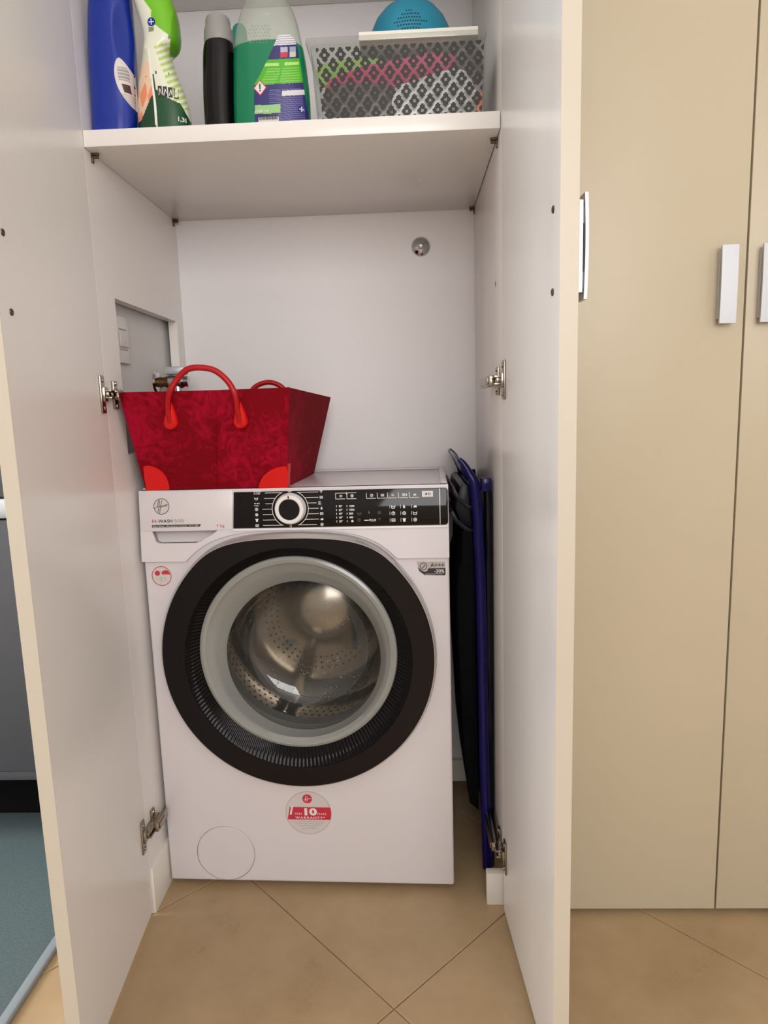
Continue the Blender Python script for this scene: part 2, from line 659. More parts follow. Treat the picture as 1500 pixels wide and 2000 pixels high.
# left side panel with a rectangular cut-out
sp = bmesh.new()
hy0, hy1, hz0, hz1 = -0.0007, 0.3365, 0.92, 1.2078
x0, x1 = XL - 0.020, XL
for ya, yb_, za, zb_ in ((YF, hy0, 0.10, ZTOP), (hy1, YB, 0.10, ZTOP), (hy0, hy1, 0.10, hz0), (hy0, hy1, hz1, ZTOP)):
    box(sp, (x0, ya, za), (x1, yb_, zb_))
part('side_panel', sp, 'melamine', cup, 0)
part('side_panel', B((XR, YF, 0.10), (XR + 0.020, YB, ZTOP), 0.0008), 'melamine', cup)
part('back_panel', B((XL - 0.02, YB, 0.02), (XR + 0.02, YB + 0.008, ZTOP)), 'back', cup, 0)
part('top_panel', B((XL - 0.02, YF, ZTOP), (XR + 0.02, YB + 0.008, ZTOP + 0.02)), 'melamine', cup, 0)
part('shelf', B((XL + 0.0005, YF, ZB), (XR - 0.0015, YB - 0.001, ZT), 0.001), 'melamine', cup)
part('shelf', B((XL + 0.0005, YF + 0.03, 1.888), (XR - 0.0015, YB - 0.001, 1.914), 0.001), 'melamine', cup)
part('skirting', B((XL - 0.02, YF + 0.004, 0.0), (XL + 0.004, YB, 0.099), 0.0015), 'skirt', cup)
part('skirting', B((0.2775, YF + 0.024, 0.0), (XR + 0.02, -0.030, 0.0695), 0.002), 'skirt', cup)
part('skirting', B((XL + 0.006, YB - 0.014, 0.022), (XR - 0.002, YB, 0.081), 0.002), 'skirt', cup)
for (px, py, sg) in ((XL, -0.045, 1), (XL, 0.362, 1), (XR, -0.032, -1), (XR, 0.362, -1)):
    b = bmesh.new()
    lathe(b, [(0, 0), (0.0042, 0), (0.0042, 0.003), (0.0026, 0.004), (0.0026, 0.012), (0, 0.012)], 16, along((px, py, ZB - 0.0065), (sg, 0, 0)))
    box(b, (min(px, px + sg * 0.013), py - 0.003, ZB - 0.0035), (max(px, px + sg * 0.013), py + 0.003, ZB - 0.0005), 0.0006)
    box(b, (min(px, px + sg * 0.003), py - 0.0035, ZB - 0.016), (max(px, px + sg * 0.003), py + 0.0035, ZB - 0.002), 0.0006)
    part('shelf_pin', b, 'pin', cup)
for q in ((XR, 0.0047, 1.2091),):
    b = bmesh.new()
    lathe(b, [(0, 0.0012), (0.004, 0.001), (0.005, 0)], 16, along(q, (-1, 0, 0)))
    part('screw_cap', b, 'grey_cap', cup)


b = bmesh.new()
q = CAM + (at(820, 350, 0.0) - CAM) * ((ZB - CAM.z) / (at(820, 350, 0.0).z - CAM.z))
lathe(b, [(0, -0.0012), (0.003, -0.001), (0.0042, 0)], 18, Matrix.Translation((q.x, q.y, ZB)))
part('cover_plug', b, 'white_plastic', cup)


def make_door(xh, angle, sgn, thick, name_label=None, width=0.345):
    """hinged at (xh, YF); inner face towards the cupboard. local: +X away from hinge along the door, +Y outer face side"""
    d = bpy.data.objects.new('door', None)
    COL.objects.link(d)
    d.parent = cup
    # direction from hinge towards the room
    d.location = Vector((xh, YF - 0.0008, 0)) - cup.location
    d.rotation_euler = (0, 0, angle)
    s = sgn  # outer face is at local y = s*thick
    lo, hi = sorted((0, s * thick))
    e = 0.0012
    b = bmesh.new()
    box(b, (0.0, lo, 0.012), (width - e, hi, 2.395))
    # inner skin white, outer skin cream: separate leaves glued together
    me_bm = b
    o = link('panel', me_bm, 'melamine', d, 0)
    o.data.materials.append(M['cream'])
    for p in o.data.polygons:
        if p.normal.y * s > 0.5:
            p.material_index = 1
    link('edge_band', B((width - e, lo - 0.0002, 0.012), (width, hi + 0.0002, 2.395), 0.0004, 1), 'edge', d)
    # bow handle near the free edge, outer face
    hb = bmesh.new()
    bow_handle(hb, Matrix.Translation((width - 0.034, s * thick, 1.181)) @ Matrix.Rotation(0 if s > 0 else PI, 4, 'Z'))
    link('handle', hb, 'steel', d)
    for z in (1.227, 1.129):
        sb = bmesh.new()
        lathe(sb, [(0, 0.0008), (0.0015, 0.0008), (0.002, 0.0016), (0.0042, 0.0014), (0.0048, 0)], 18, along((width - 0.030, 0, z), (0, -s, 0)))
        link('screw', sb, 'pin', d)
    return d


def bow_handle(bm, mtx, hz=0.0628, hw=0.0135, proj=0.0185):
    """slightly bowed flat strap standing off a mounting block; local +Y is away from the door"""
    b = bmesh.new()
    n = 12
    bow = lambda z: proj - 0.0014 * (z / hz) ** 2
    outer = [(bow(-hz + 2 * hz * k / n), -hz + 2 * hz * k / n) for k in range(n + 1)]
    prism(b, outer + [(y - 0.0042, z) for y, z in outer[::-1]], -hw, hw, 'x')
    box(b, (-hw + 0.0005, 0.0, -hz + 0.0085), (hw - 0.0005, 0.0112, hz - 0.0085))       # mounting block
    for z in (-hz + 0.024, hz - 0.024):
        box(b, (-0.006, 0.010, z - 0.010), (0.006, proj - 0.003, z + 0.010))
    join(bm, b, mtx)


# left door: stands 7 degrees short of square; right door a little past it
def door_angle(dx):
    return math.atan2(-0.3444, dx)


ld = make_door(-0.3922, door_angle(0.0287), -1, 0.0210)
rd_ = make_door(0.3079, door_angle(0.0215), 1, 0.0230)


def hinge(door, sgn, z, arm, reach, xw):
    """concealed hinge: wing plate on the side panel, arm, and cup flange on the door's inner face (room coordinates)"""
    b = bmesh.new()
    x = lambda a: xw + sgn * a            # a = distance into the cupboard from the side panel
    def bx(a0, a1, y0, y1, z0, z1, bev=0.0012):
        p, q = sorted((x(a0), x(a1)))
        box(b, (p, y0, z0), (q, y1, z1), bev)
    bx(0.0, 0.005, -0.050, -0.034, z - 0.025, z + 0.025)           # wings of the mounting plate
    bx(0.0, 0.012, -0.060, arm - 0.012, z - 0.007, z + 0.007)
    bx(0.012, 0.022, -0.066, arm, z - 0.0095, z + 0.0095, 0.002)   # arm channel
    bx(0.022, 0.0245, -0.060, arm - 0.02, z - 0.006, z + 0.006, 0.001)
    bx(0.004, 0.016, -0.088, -0.060, z - 0.0085, z - 0.004, 0.001)  # links to the cup
    bx(0.004, 0.016, -0.088, -0.060, z + 0.004, z + 0.0085, 0.001)
    bx(0.006, 0.012, -0.090, -0.064, z - 0.004, z + 0.004, 0.001)
    for zz in (z - 0.020, z + 0.020):
        lathe(b, [(0, 0.007), (0.003, 0.007), (0.004, 0.005), (0.004, 0)], 12, along((xw, -0.042, zz), (sgn, 0, 0)))
    # cup flange on the door
    inv = door.rotation_euler[2]
    dm = Matrix.Translation((door.location + cup.location)) @ Matrix.Rotation(inv, 4, 'Z')
    fl = bmesh.new()
    out = -1 if door is rd_ else 1      # inner side along local y
    def dbx(u0, u1, y0, y1, z0, z1, bev=0.001):
        p, q = sorted((out * y0, out * y1))
        box(fl, (u0, p, z0), (u1, q, z1), bev)
    dbx(0.012, 0.031, 0.0, 0.0035, z - 0.033, z + 0.033, 0.0015)
    dbx(0.010, 0.026, 0.0, 0.0075, z - 0.013, z + 0.013, 0.002)
    for zz in (z - 0.024, z + 0.024):
        lathe(fl, [(0, 0.0055), (0.003, 0.0055), (0.004, 0.0035)], 12, along((0.0215, out * 0.0, zz), (0, out, 0)))
    join(b, fl, dm)
    b.transform(Matrix.Translation(-Vector(cup.location)))
    # sub-part of the door
    b.transform((Matrix.Translation(door.location) @ Matrix.Rotation(inv, 4, 'Z')).inverted())
    return link('hinge', b, 'hinge', door)


hinge(rd_, -1, 1.034, 0.075, 0, XR)
hinge(rd_, -1, 0.140, 0.075, 0, XR)
hinge(ld, 1, 1.031, -0.056, 0, XL)
hinge(ld, 1, 0.186, -0.012, 0, XL)

# ------------------------------------------------------------------ closed cupboard on the right
nb = empty('tall_cupboard', (0.71, 0.15, 0), 'closed tall cream cupboard with steel bow handles, right of the open one', 'cupboard')
XS = 0.7165
part('carcass', B((0.352, YF + 0.022, 0.0), (1.110, YB + 0.006, 2.40)), 'melamine', nb, 0)
for (a, b_, side_) in ((0.3525, XS - 0.0016, 1), (XS + 0.0016, 1.108, -1)):
    d = part('door', B((a, YF, 0.011), (b_, YF + 0.020, 2.395), 0.0012), 'cream', nb)
    hb = bmesh.new()
    hx = b_ - 0.034 if side_ > 0 else a + 0.030
    bow_handle(hb, Matrix.Translation((hx, YF, 1.1785)) @ Matrix.Rotation(PI, 4, 'Z'))
    part('handle', hb, 'steel', d)

# ------------------------------------------------------------------ things fixed inside the open cupboard
# chrome dome cap on the back panel
b = bmesh.new()
c = at(822, 482, YB)
lathe(b, [(0.0222, 0), (0.0222, 0.0015), (0.021, 0.004), (0.016, 0.0085), (0.010, 0.0115), (0.0075, 0.0125), (0.0072, 0.0165), (0.006, 0.019), (0.003, 0.0203), (0, 0.0205)], 48, facing((c.x, YB, c.z)))
tag(link('wall_cap', b, 'chrome'), 'round chrome dome cap on the white cupboard back, upper right', 'cap')

# socket plate in the cut-out
xw = -0.4235
pl = empty('socket_plate', (xw, 0.076, 1.140), 'white electrical plate on the wall inside the left cut-out', 'socket')
part('plate', B((xw, 0.046, 1.096), (xw + 0.008, 0.110, 1.186), 0.002), 'white_plastic', pl)
part('switch', B((xw + 0.008, 0.058, 1.127), (xw + 0.0125, 0.098, 1.158), 0.0015), 'white', pl)
for z0_ in (1.1605, 1.1215):
    part('slot', B((xw + 0.0078, 0.060, z0_), (xw + 0.0088, 0.096, z0_ + 0.002)), 'grey_cap', pl, 0)
b = bmesh.new()
lathe(b, [(0, 0.0012), (0.003, 0.0012), (0.003, 0)], 12, along((xw + 0.008, 0.068, 1.156), (1, 0, 0)))
part('lens', b, 'grey_cap', pl)

# water valve
vc = Vector((xw, 0.262, 1.066))
vv = empty('water_valve', vc, 'chrome water stop valve with wall flange behind the red bag', 'valve')
b = bmesh.new()
lathe(b, [(0.0, 0.006), (0.012, 0.006), (0.022, 0.004), (0.026, 0.0)], 32, along(vc, (1, 0, 0)))
part('flange', b, 'chrome', vv)
b = bmesh.new()
lathe(b, [(0.011, 0.004), (0.0115, 0.012), (0.010, 0.020), (0.0125, 0.022), (0.0125, 0.034), (0.010, 0.036), (0, 0.036)], 24, along(vc, (1, 0, 0)))
part('nut', b, 'brass', vv)
b = bmesh.new()
lathe(b, [(0, 0.030), (0.014, 0.030), (0.0145, 0.060), (0.0115, 0.064), (0.0115, 0.074), (0, 0.075)], 24, along(vc, (1, 0, 0)))
lathe(b, [(0.010, 0.0), (0.010, -0.045), (0, -0.045)], 20, Matrix.Translation(vc + Vector((0.048, 0, 0))))
part('body', b, 'chrome', vv)
b = bmesh.new()
box(b, vc + Vector((0.026, -0.018, 0.016)), vc + Vector((0.070, 0.018, 0.033)), 0.004)
part('tap_handle', b, 'steel', vv)

# ------------------------------------------------------------------ washing machine
WX, WA = -0.0847, -0.0346
wm = empty('washing_machine', (WX, 0, 0), 'white front-loading washing machine with a black ringed porthole door', 'washing machine', WA)
CL = Vector((0.270, -1.258, 0.9906))     # camera in the machine's own frame


def pc(x, z, y):
    """machine-front coordinate seen at (x, z) on y = 0, moved to depth y along the view"""
    k = (y - CL.y) / (0 - CL.y)
    return (CL.x + (x - CL.x) * k, CL.z + (z - CL.z) * k)


DEP = 0.352
body = link('body', B((-0.3, 0.0, 0.0143), (0.3, DEP, 0.838), 0.005, 3), 'white', wm)
DCX, DCZ = pc(-0.0053, 0.5055, -0.028)
cut = bmesh.new()
lathe(cut, [(0, -0.30), (0.222, -0.30), (0.222, 0.02), (0, 0.02)], 96, facing((DCX, 0, DCZ)))
boolean(body, link('cut', cut, 'white', wm))
HX, HZ, HR = -0.1770, 0.0780, 0.0622
cut = bmesh.new()
lathe(cut, [(0, -0.004), (HR, -0.004), (HR, 0.004), (0, 0.004)], 72, facing((HX, 0, HZ)))
boolean(body, link('cut', cut, 'white', wm))
b = bmesh.new()
lathe(b, [(0, 0.0006), (HR - 0.0022, 0.0004), (HR - 0.0012, -0.0006), (HR - 0.0012, -0.0038), (0, -0.0038)], 72, facing((HX, 0, HZ)))
link('filter_cover', b, 'white', wm)
# seam under the fascia on either side
for sx in (-1, 1):
    for yy in (0.045, DEP - 0.045):
        b = bmesh.new()
        lathe(b, [(0, 0), (0.017, 0), (0.019, 0.004), (0.017, 0.010), (0.010, 0.0145), (0, 0.0145)], 20, Matrix.Translation((sx * 0.262, yy, 0)))
        link('foot', b, 'black', wm)
# worktop
top = bmesh.new()
box(top, (-0.3, 0.004, 0.838), (0.3, DEP, 0.8475), 0.003, 3)
link('worktop', top, 'white', wm)
b = bmesh.new()
box(b, (0.286, 0.020, 0.8475), (0.299, DEP - 0.001, 0.8515), 0.002)
box(b, (-0.299, 0.020, 0.8475), (-0.286, DEP - 0.001, 0.8515), 0.002)
box(b, (-0.286, DEP - 0.03, 0.8475), (0.286, DEP - 0.001, 0.8515), 0.002)
link('worktop_rim', b, 'white', wm)

# fascia: cut round above the door, leaning back a little
ZS = 0.709
R1, FL = 0.2735, 0.7507


def door_outline(cx, cz, r, flat, n=120, blend=0.045):
    """circle with its top cut flat and the two corners eased"""
    import_pts = []
    for k in range(n):
        a = PI / 2 + 2 * PI * k / n
        x, z = r * math.cos(a), r * math.sin(a)
        # smooth minimum against the flat
        f = flat - cz
        kx = max(0.0, blend - abs(z - f)) / blend
        z2 = min(z, f) - kx * kx * blend * 0.25
        import_pts.append((cx + x, cz + z2))
    return import_pts


fasc = bmesh.new()
ro, fo = R1 + 0.0165, 0.7645
arc = [p for p in door_outline(-0.0053, 0.5055, ro, fo + 0.004, 720) if p[1] > ZS + 0.001]
arc.sort(key=lambda p: p[0])
pts = [(-0.3, ZS), (-0.3, 0.8475), (0.3, 0.8475), (0.3, ZS)]
xi = math.sqrt(ro ** 2 - (ZS - 0.5055) ** 2)
pts += [(-0.0053 + xi, ZS)] + arc[::-1] + [(-0.0053 - xi, ZS)]
prism(fasc, pts, -0.008, 0.006, 'y')
fascia = link('fascia', fasc, 'white', wm)


def fy(x, z):
    return -0.0095 + (z - ZS) * 0.0125 / 0.136


# pocket below the detergent drawer
pocket = [(-0.2765, 0.7683), (-0.146, 0.7683), (-0.156, 0.7610), (-0.180, 0.7475), (-0.190, 0.7445), (-0.262, 0.7445), (-0.270, 0.7480)]
for target in (fascia, body):
    cut = bmesh.new()
    prism(cut, pocket, -0.03, 0.022, 'y')
    for v in cut.verts:
        if v.co.y > 0:      # floor of the pocket rises towards its lower lip
            v.co.y = 0.0065 + (v.co.z - 0.7445) / 0.0238 * 0.016
    boolean(target, link('cut', cut, 'white', wm))
for v in fascia.data.vertices:
    v.co.y += (v.co.z - ZS) * 0.0125 / 0.136 - 0.0015
fascia.data.update()


def tilted(bm):
    for v in bm.verts:
        v.co.y += fy(v.co.x, v.co.z)
    return bm


# detergent drawer front
b = bmesh.new()
prism(b, [(-0.2995, 0.7692), (-0.2995, 0.8462), (-0.1130, 0.8462), (-0.1165, 0.7692)], -0.0022, 0.0015, 'y', 0.001)
drawer = link('detergent_drawer', tilted(b), 'white', wm)
# black control panel
b = bmesh.new()
cpz0, cpz1 = 0.7720, 0.8415
pp = [(-0.1143, cpz0), (-0.1108, cpz1)]
for cx, cz, a0 in ((0.2930, cpz1 - 0.006, 90), (0.2930, cpz0 + 0.006, 0)):
    for k in range(6):
        a = math.radians(a0 - 90 * k / 5)
        pp.append((cx + 0.006 * math.cos(a), cz + 0.006 * math.sin(a)))
prism(b, pp, -0.0026, 0.001, 'y', 0.0006)
panel = link('control_panel', tilted(b), 'black_gloss', wm)
b = bmesh.new()
prism(b, [(-0.1146, cpz0 - 0.0050), (-0.1144, cpz0 - 0.0008), (0.2985, cpz0 - 0.0008), (0.2985, cpz0 - 0.0050)], -0.0030, 0.001, 'y', 0.0006)
link('trim_strip', tilted(b), 'white_plastic', wm)
b = bmesh.new()
prism(b, [(0.2830, cpz0 + 0.001), (0.2830, cpz1 - 0.001), (0.2848, cpz1 - 0.001), (0.2848, cpz0 + 0.001)], -0.0034, 0.0, 'y', 0.0004)
link('reflection_streak', tilted(b), 'silver', wm)  # silver sliver modelled as a reflection streak on the glossy panel

# printing on the black panel
yp = lambda x, z: fy(x, z) - 0.0026
KX, KZ = -0.0015, 0.8078
pr = Print(yp)
icon_r = random.Random(3)
KR = 0.0355
rows = 7
for k in range(rows):
    z = KZ + 0.0310 - k * 0.0620 / (rows - 1)
    dx = math.sqrt(max(KR ** 2 - (z - KZ) ** 2, 0))
    if k in (0, rows - 1):
        dx = 0.014
    xl = -0.052 if k in (0, 2) else -0.058
    if k == 1:
        xl = -0.054
    pr.line([(KX - dx, z), (KX + xl + 0.004, z)], 0.0010)
    xr = 0.051 if k in (2, 6) else 0.055
    pr.line([(KX + dx, z), (KX + xr, z)], 0.0010)
pr.arc(KX, KZ, KR, 0.0011, 116, 244, 40)
pr.arc(KX, KZ, KR, 0.0011, -62, 62, 40)


def icon(p, x, z, s, kind):
    """small programme pictograms"""
    w = s * 0.16
    if kind == 0:      # tub
        p.line([(x - s / 2, z + s * .35), (x - s * .35, z - s * .4), (x + s * .35, z - s * .4), (x + s / 2, z + s * .35)], w)
        p.line([(x - s * .4, z + s * .05), (x + s * .4, z + s * .05)], w)
    elif kind == 1:    # ring
        p.arc(x, z, s * .48, w, 0, 360, 16)
        p.disc(x, z, s * .2, 8)
    elif kind == 2:    # shirt
        p.poly([(x - s * .5, z + s * .4), (x + s * .5, z + s * .4), (x + s * .3, z), (x + s * .3, z - s * .45), (x - s * .3, z - s * .45), (x - s * .3, z)])
    elif kind == 3:    # clock
        p.arc(x, z, s * .48, w, 0, 360, 16)
        p.line([(x, z + s * .3), (x, z), (x + s * .25, z)], w)
    elif kind == 4:    # drop
        p.poly([(x, z + s * .55), (x + s * .3, z - s * .1), (x + s * .2, z - s * .42), (x - s * .2, z - s * .42), (x - s * .3, z - s * .1)])
    elif kind == 5:    # two bars
        p.rect(x - s * .4, z + s * .1, x + s * .4, z + s * .3)
        p.rect(x - s * .4, z - s * .3, x + s * .4, z - s * .1)
    elif kind == 6:    # flower
        for k in range(5):
            a = 2 * PI * k / 5
            p.disc(x + s * .28 * math.cos(a), z + s * .28 * math.sin(a), s * .2, 8)
    elif kind == 7:    # iron
        p.poly([(x - s * .5, z - s * .3), (x + s * .5, z - s * .3), (x + s * .4, z + s * .25), (x - s * .1, z + s * .25)])
    elif kind == 8:    # basket
        p.rect(x - s * .5, z - s * .4, x - s * .35, z + s * .4)
        p.rect(x + s * .35, z - s * .4, x + s * .5, z + s * .4)
        for q in (-.3, 0, .3):
            p.rect(x - s * .5, z + s * q - w / 2, x + s * .5, z + s * q + w / 2)
    elif kind == 9:    # heart / wifi
        p.arc(x, z - s * .3, s * .75, w, 50, 130, 8)
        p.arc(x, z - s * .3, s * .45, w, 50, 130, 8)
        p.disc(x, z - s * .25, s * .1, 8)


LK = [None, 0, None, 1, 6, 2, 8]
RK = [9, 8, None, 4, 8, 7, 1]
for k in range(rows):
    z = KZ + 0.0310 - k * 0.0620 / (rows - 1)
    if LK[k] is not None:
        icon(pr, KX - 0.0655, z, 0.0066, LK[k])
    if RK[k] is not None:
        icon(pr, KX + 0.0605, z, 0.0062, RK[k])
pr.text('H-WASH', KX - 0.0700, KZ + 0.0320, 0.0036, 0.02)
pr.text('& CARE', KX - 0.0700, KZ + 0.0285, 0.0036, 0.02)
pr.text('30 MIN', KX - 0.0700, KZ + 0.0100, 0.0036, 0.02)
pr.text('49 MIN', KX - 0.0700, KZ + 0.0060, 0.0030, 0.02)
pr.text('59', KX + 0.0545, KZ + 0.0100, 0.0046, 0.03)
pr.text('MIN', KX + 0.0545, KZ + 0.0070, 0.0032, 0.02)
pr.text('OFF', KX, KZ + 0.0312, 0.0042, 0.02, align='CENTER')
pr.arc(KX, KZ - 0.0330, 0.0022, 0.0006, 0, 360, 16)
# option keys
px2x = lambda u: -0.11 + (u - 457) * (0.2998 + 0.11) / (875 - 457)
px2z = lambda v: 0.8412 - (v - 957) * (0.8412 - 0.7700) / (1028 - 957)
for x_, k in ((657, 5), (679, 1), (717, 3), (738, 8), (758, 5), (779, 1), (800, 7)):
    xa, za = px2x(x_), px2z(974)
    pr.rect(xa, za, xa + 0.0011, za + 0.0105)
    pr.rect(xa, za - 0.0002, xa + 0.0185, za + 0.0009)
    icon(pr, xa + 0.0105, za + 0.0058, 0.0062, k)
pr.rect(px2x(657), px2z(963), px2x(698), px2z(963) + 0.0008)
pr.disc(px2x(679), px2z(963), 0.0016, 10)
icon(pr, px2x(795), px2z(968), 0.005, 4)
for k, (t1, t2) in enumerate((('90\u00b0', '1200'), ('60\u00b0', '1000'), ('40\u00b0', '800'), ('30\u00b0', '400'), ('20\u00b0', ''))):
    z = px2z(989) - k * 0.0072
    pr.rect(px2x(658), z, px2x(659.2), z + 0.0036)
    pr.rect(px2x(678.5), z, px2x(679.7), z + 0.0036)
    pr.text(t1, px2x(663), z, 0.0052, 0.03)
    if t2:
        pr.text(t2, px2x(683), z, 0.0052, 0.03)
    else:
        pr.disc(px2x(689), z + 0.0018, 0.0024, 8)
for r_ in range(3):
    for c_ in range(3):
        xa, za = px2x(762 + c_ * 21), px2z(993) - r_ * 0.0126
        pr.rect(xa, za - 0.0005, xa + 0.0007, za + 0.0065)
        icon(pr, xa + 0.0068, za + 0.0028, 0.0074, (0, 4, 7, 3, 1, 0, 8, 2, 1)[r_ * 3 + c_])
pr.text('PLUS', px2x(722), px2z(1017), 0.0060, 0.02)
pr.rect(px2x(712), px2z(1016), px2x(721), px2z(1014))
pr.rect(px2x(825), px2z(973), px2x(846), px2z(962))
pr.done('lettering', 'ink_white', panel)
pd = Print(yp)
for x_, z_, k in ((703, 1002, 0), (722, 1000, 4), (742, 1001, 8), (702, 1014, 3), (742, 1014, 9)):
    icon(pd, px2x(x_), px2z(z_), 0.0066, k)
pd.done('lettering', 'ink_dim', panel)
pk = Print(yp, 0.0006)
xm, zm = px2x(835.5), px2z(967.5)
pk.poly([(xm - 0.0040, zm - 0.0028), (xm + 0.0006, zm), (xm - 0.0040, zm + 0.0028)])
pk.rect(xm + 0.0020, zm - 0.0026, xm + 0.0031, zm + 0.0026)
pk.rect(xm + 0.0044, zm - 0.0026, xm + 0.0055, zm + 0.0026)
pk.done('lettering', 'ink_black', panel)

# programme dial
b = bmesh.new()
kmt = facing((KX + 0.0004, fy(0, KZ) - 0.002, KZ))
kx_, kz_ = pc(KX, KZ, -0.016)
lathe(b, [(0.0305, 0.0), (0.0300, 0.004), (0.0275, 0.0135), (0.0255, 0.0150), (0.0215, 0.0150), (0.0200, 0.0138), (0, 0.0138)], 64, kmt)
dial = link('dial', b, 'white_plastic', wm)
b = bmesh.new()
lathe(b, [(0.0200, 0.0139), (0.0194, 0.0149), (0, 0.0149)], 64, kmt)
link('dial_face', b, 'black_door', dial)
b = bmesh.new()
box(b, (KX - 0.0009, fy(0, KZ) - 0.0176, KZ + 0.0215), (KX + 0.0015, fy(0, KZ) - 0.0165, KZ + 0.0260))
link('dial_mark', b, 'black_door', dial)

# printing on the drawer front
yd = lambda x, z: fy(x, z) - 0.0022
pe = Print(yd, 0.0005)
lx, lz, lr = -0.2545, 0.8172, 0.0156
pe.arc(lx, lz, lr, 0.0011, 0, 360, 48)
# script word inside the roundel, sloping upwards
pe.line([(lx - 0.0085, lz - 0.0010), (lx - 0.0058, lz + 0.0100), (lx - 0.0040, lz + 0.0125), (lx - 0.0036, lz + 0.0080), (lx - 0.0062, lz - 0.0070), (lx - 0.0075, lz - 0.0105)], 0.0011)
pe.line([(lx + 0.0012, lz + 0.0118), (lx - 0.0020, lz - 0.0020), (lx - 0.0040, lz - 0.0120), (lx - 0.0056, lz - 0.0128)], 0.0011)
pe.line([(lx - 0.0145, lz - 0.0040), (lx - 0.0100, lz - 0.0016), (lx - 0.0015, lz + 0.0006)], 0.0010)
pe.text('oover', lx - 0.0020, lz - 0.0024, 0.0082, 0.015, 0.35, rot=0.20, width=0.0155)
pe.text('WASH', -0.2620, 0.7858, 0.0086, 0.012, width=0.0285)
pe.rect(-0.2752, 0.7768, -0.1800, 0.7812, 0.0)
pe.poly([(-0.1800, 0.7768), (-0.1775, 0.7812), (-0.1800, 0.7812)])
pe.done('lettering', 'ink_black', drawer)
pe = Print(yd, 0.0003)
pe.disc(lx, lz, lr, 48)
pe.done('emblem', 'sticker', drawer)
pe = Print(yd, 0.0005)
pe.text('H-', -0.2750, 0.7858, 0.0086, 0.010, width=0.0115)
pe.text('7 kg', -0.1472, 0.7754, 0.0074, 0.0, width=0.0152)
pe.done('lettering', 'ink_red', drawer)
pe = Print(yd, 0.0005)
pe.text('500', -0.2312, 0.7858, 0.0086, -0.006, width=0.0190)
pe.done('lettering', 'ink_grey', drawer)
pe = Print(yd, 0.0008)
pe.text('Care Dose - Eco-Power Inverter', -0.2738, 0.7778, 0.0032, 0.012, width=0.0700)
pe.text('A+++ -30%', -0.2010, 0.7778, 0.0032, 0.012, width=0.0180)
pe.done('lettering', 'ink_white', drawer)

# porthole door
door = bpy.data.objects.new('porthole_door', None)
COL.objects.link(door)
door.parent = wm


def sub(name, bm, m, smooth=30):
    return link(name, bm, m, door, smooth)


# rim: silver-white outer ring following the cut circle
YR = -0.028
sc = 1 + YR / 1.258
ox, oz = pc(-0.0053, 0.5055, YR)
RB = R1 * sc
fb = pc(0, FL, YR)[1]
NP = 160


def ring_surface(outer, inner_c, inner_r, levels):
    pass


def loft_rings(bm, rings, close_last=False):
    b = bmesh.new()
    vr = [[b.verts.new(p) for p in r] for r in rings]
    n = len(vr[0])
    for a, c in zip(vr, vr[1:]):
        for k in range(n):
            b.faces.new((a[k], a[(k + 1) % n], c[(k + 1) % n], c[k]))
    if close_last:
        b.faces.new(vr[-1])
    join(bm, b)


def outl(grow, y, flat_grow=None):
    g = grow if flat_grow is None else flat_grow
    return [(x, y, z) for x, z in door_outline(ox, oz, RB + grow, fb + g, NP)]


b = bmesh.new()
loft_rings(b, [outl(0.0045, 0.000, 0.0100), outl(0.0050, -0.012, 0.0098), outl(0.0042, -0.021, 0.0080), outl(0.0012, YR + 0.0010, 0.0012), outl(0.0, YR + 0.001, 0.0)])
sub('rim', b, 'silver')
# black face, then the ribbed dish
b = bmesh.new()
ICX, ICZ = pc(-0.0035, 0.5020, YR)
IR = 0.2290 * sc
GCX, GCZ = pc(-0.0015, 0.5187, -0.006)
GR = 0.1937


def circ(cx, cz, r, y, n=NP):
    return [(cx + r * math.cos(PI / 2 + 2 * PI * k / n), y, cz + r * math.sin(PI / 2 + 2 * PI * k / n)) for k in range(n)]


loft_rings(b, [outl(0.0, YR + 0.0012), outl(-0.0012, YR), [tuple(p[i] * 0.5 + q[i] * 0.5 for i in range(3)) for p, q in zip(outl(-0.0012, YR), circ(ICX, ICZ, IR, YR))], circ(ICX, ICZ, IR, YR), circ(ICX, ICZ, IR - 0.001, YR + 0.002)])
sub('door_face', b, 'black_door')
b = bmesh.new()
NR = 176
N2 = NR * 4
rings = []
for lv in range(5):
    t = lv / 4
    cx, cz = ICX + (GCX - ICX) * t, ICZ + (GCZ - ICZ) * t
    r = (IR - 0.001) + (GR + 0.003 - IR) * t
    y = YR + 0.002 + 0.016 * t
    ring = []
    for k in range(N2):
        a = PI / 2 + 2 * PI * k / N2
        amp = 0.0011 if (k % 4) in (1, 2) else 0.0
        if math.sin(a) > 0.62:
            amp = 0
        ring.append((cx + r * math.cos(a), y + (amp if 0 < lv else 0), cz + r * math.sin(a)))
    rings.append(ring)
loft_rings(b, rings)
sub('ribbed_dish', b, 'dish', 20)
# grey glass rim
b = bmesh.new()
g2x, g2z = pc(0.010, 0.5135, 0.030)
loft_rings(b, [circ(GCX, GCZ, GR + 0.003, -0.010), circ(GCX, GCZ, GR + 0.001, -0.014), circ(GCX, GCZ, GR - 0.004, -0.016), circ(GCX, GCZ, GR - 0.010, -0.0145),
               circ(GCX, GCZ, GR - 0.016, -0.008), circ(GCX * .7 + g2x * .3, GCZ * .7 + g2z * .3, 0.172, -0.004), circ(GCX * .5 + g2x * .5, GCZ * .5 + g2z * .5, 0.168, 0.004),
               circ(GCX * .2 + g2x * .8, GCZ * .2 + g2z * .8, 0.162, 0.012), circ(g2x, g2z, 0.157, 0.022)])
sub('glass_rim', b, 'ringglass')
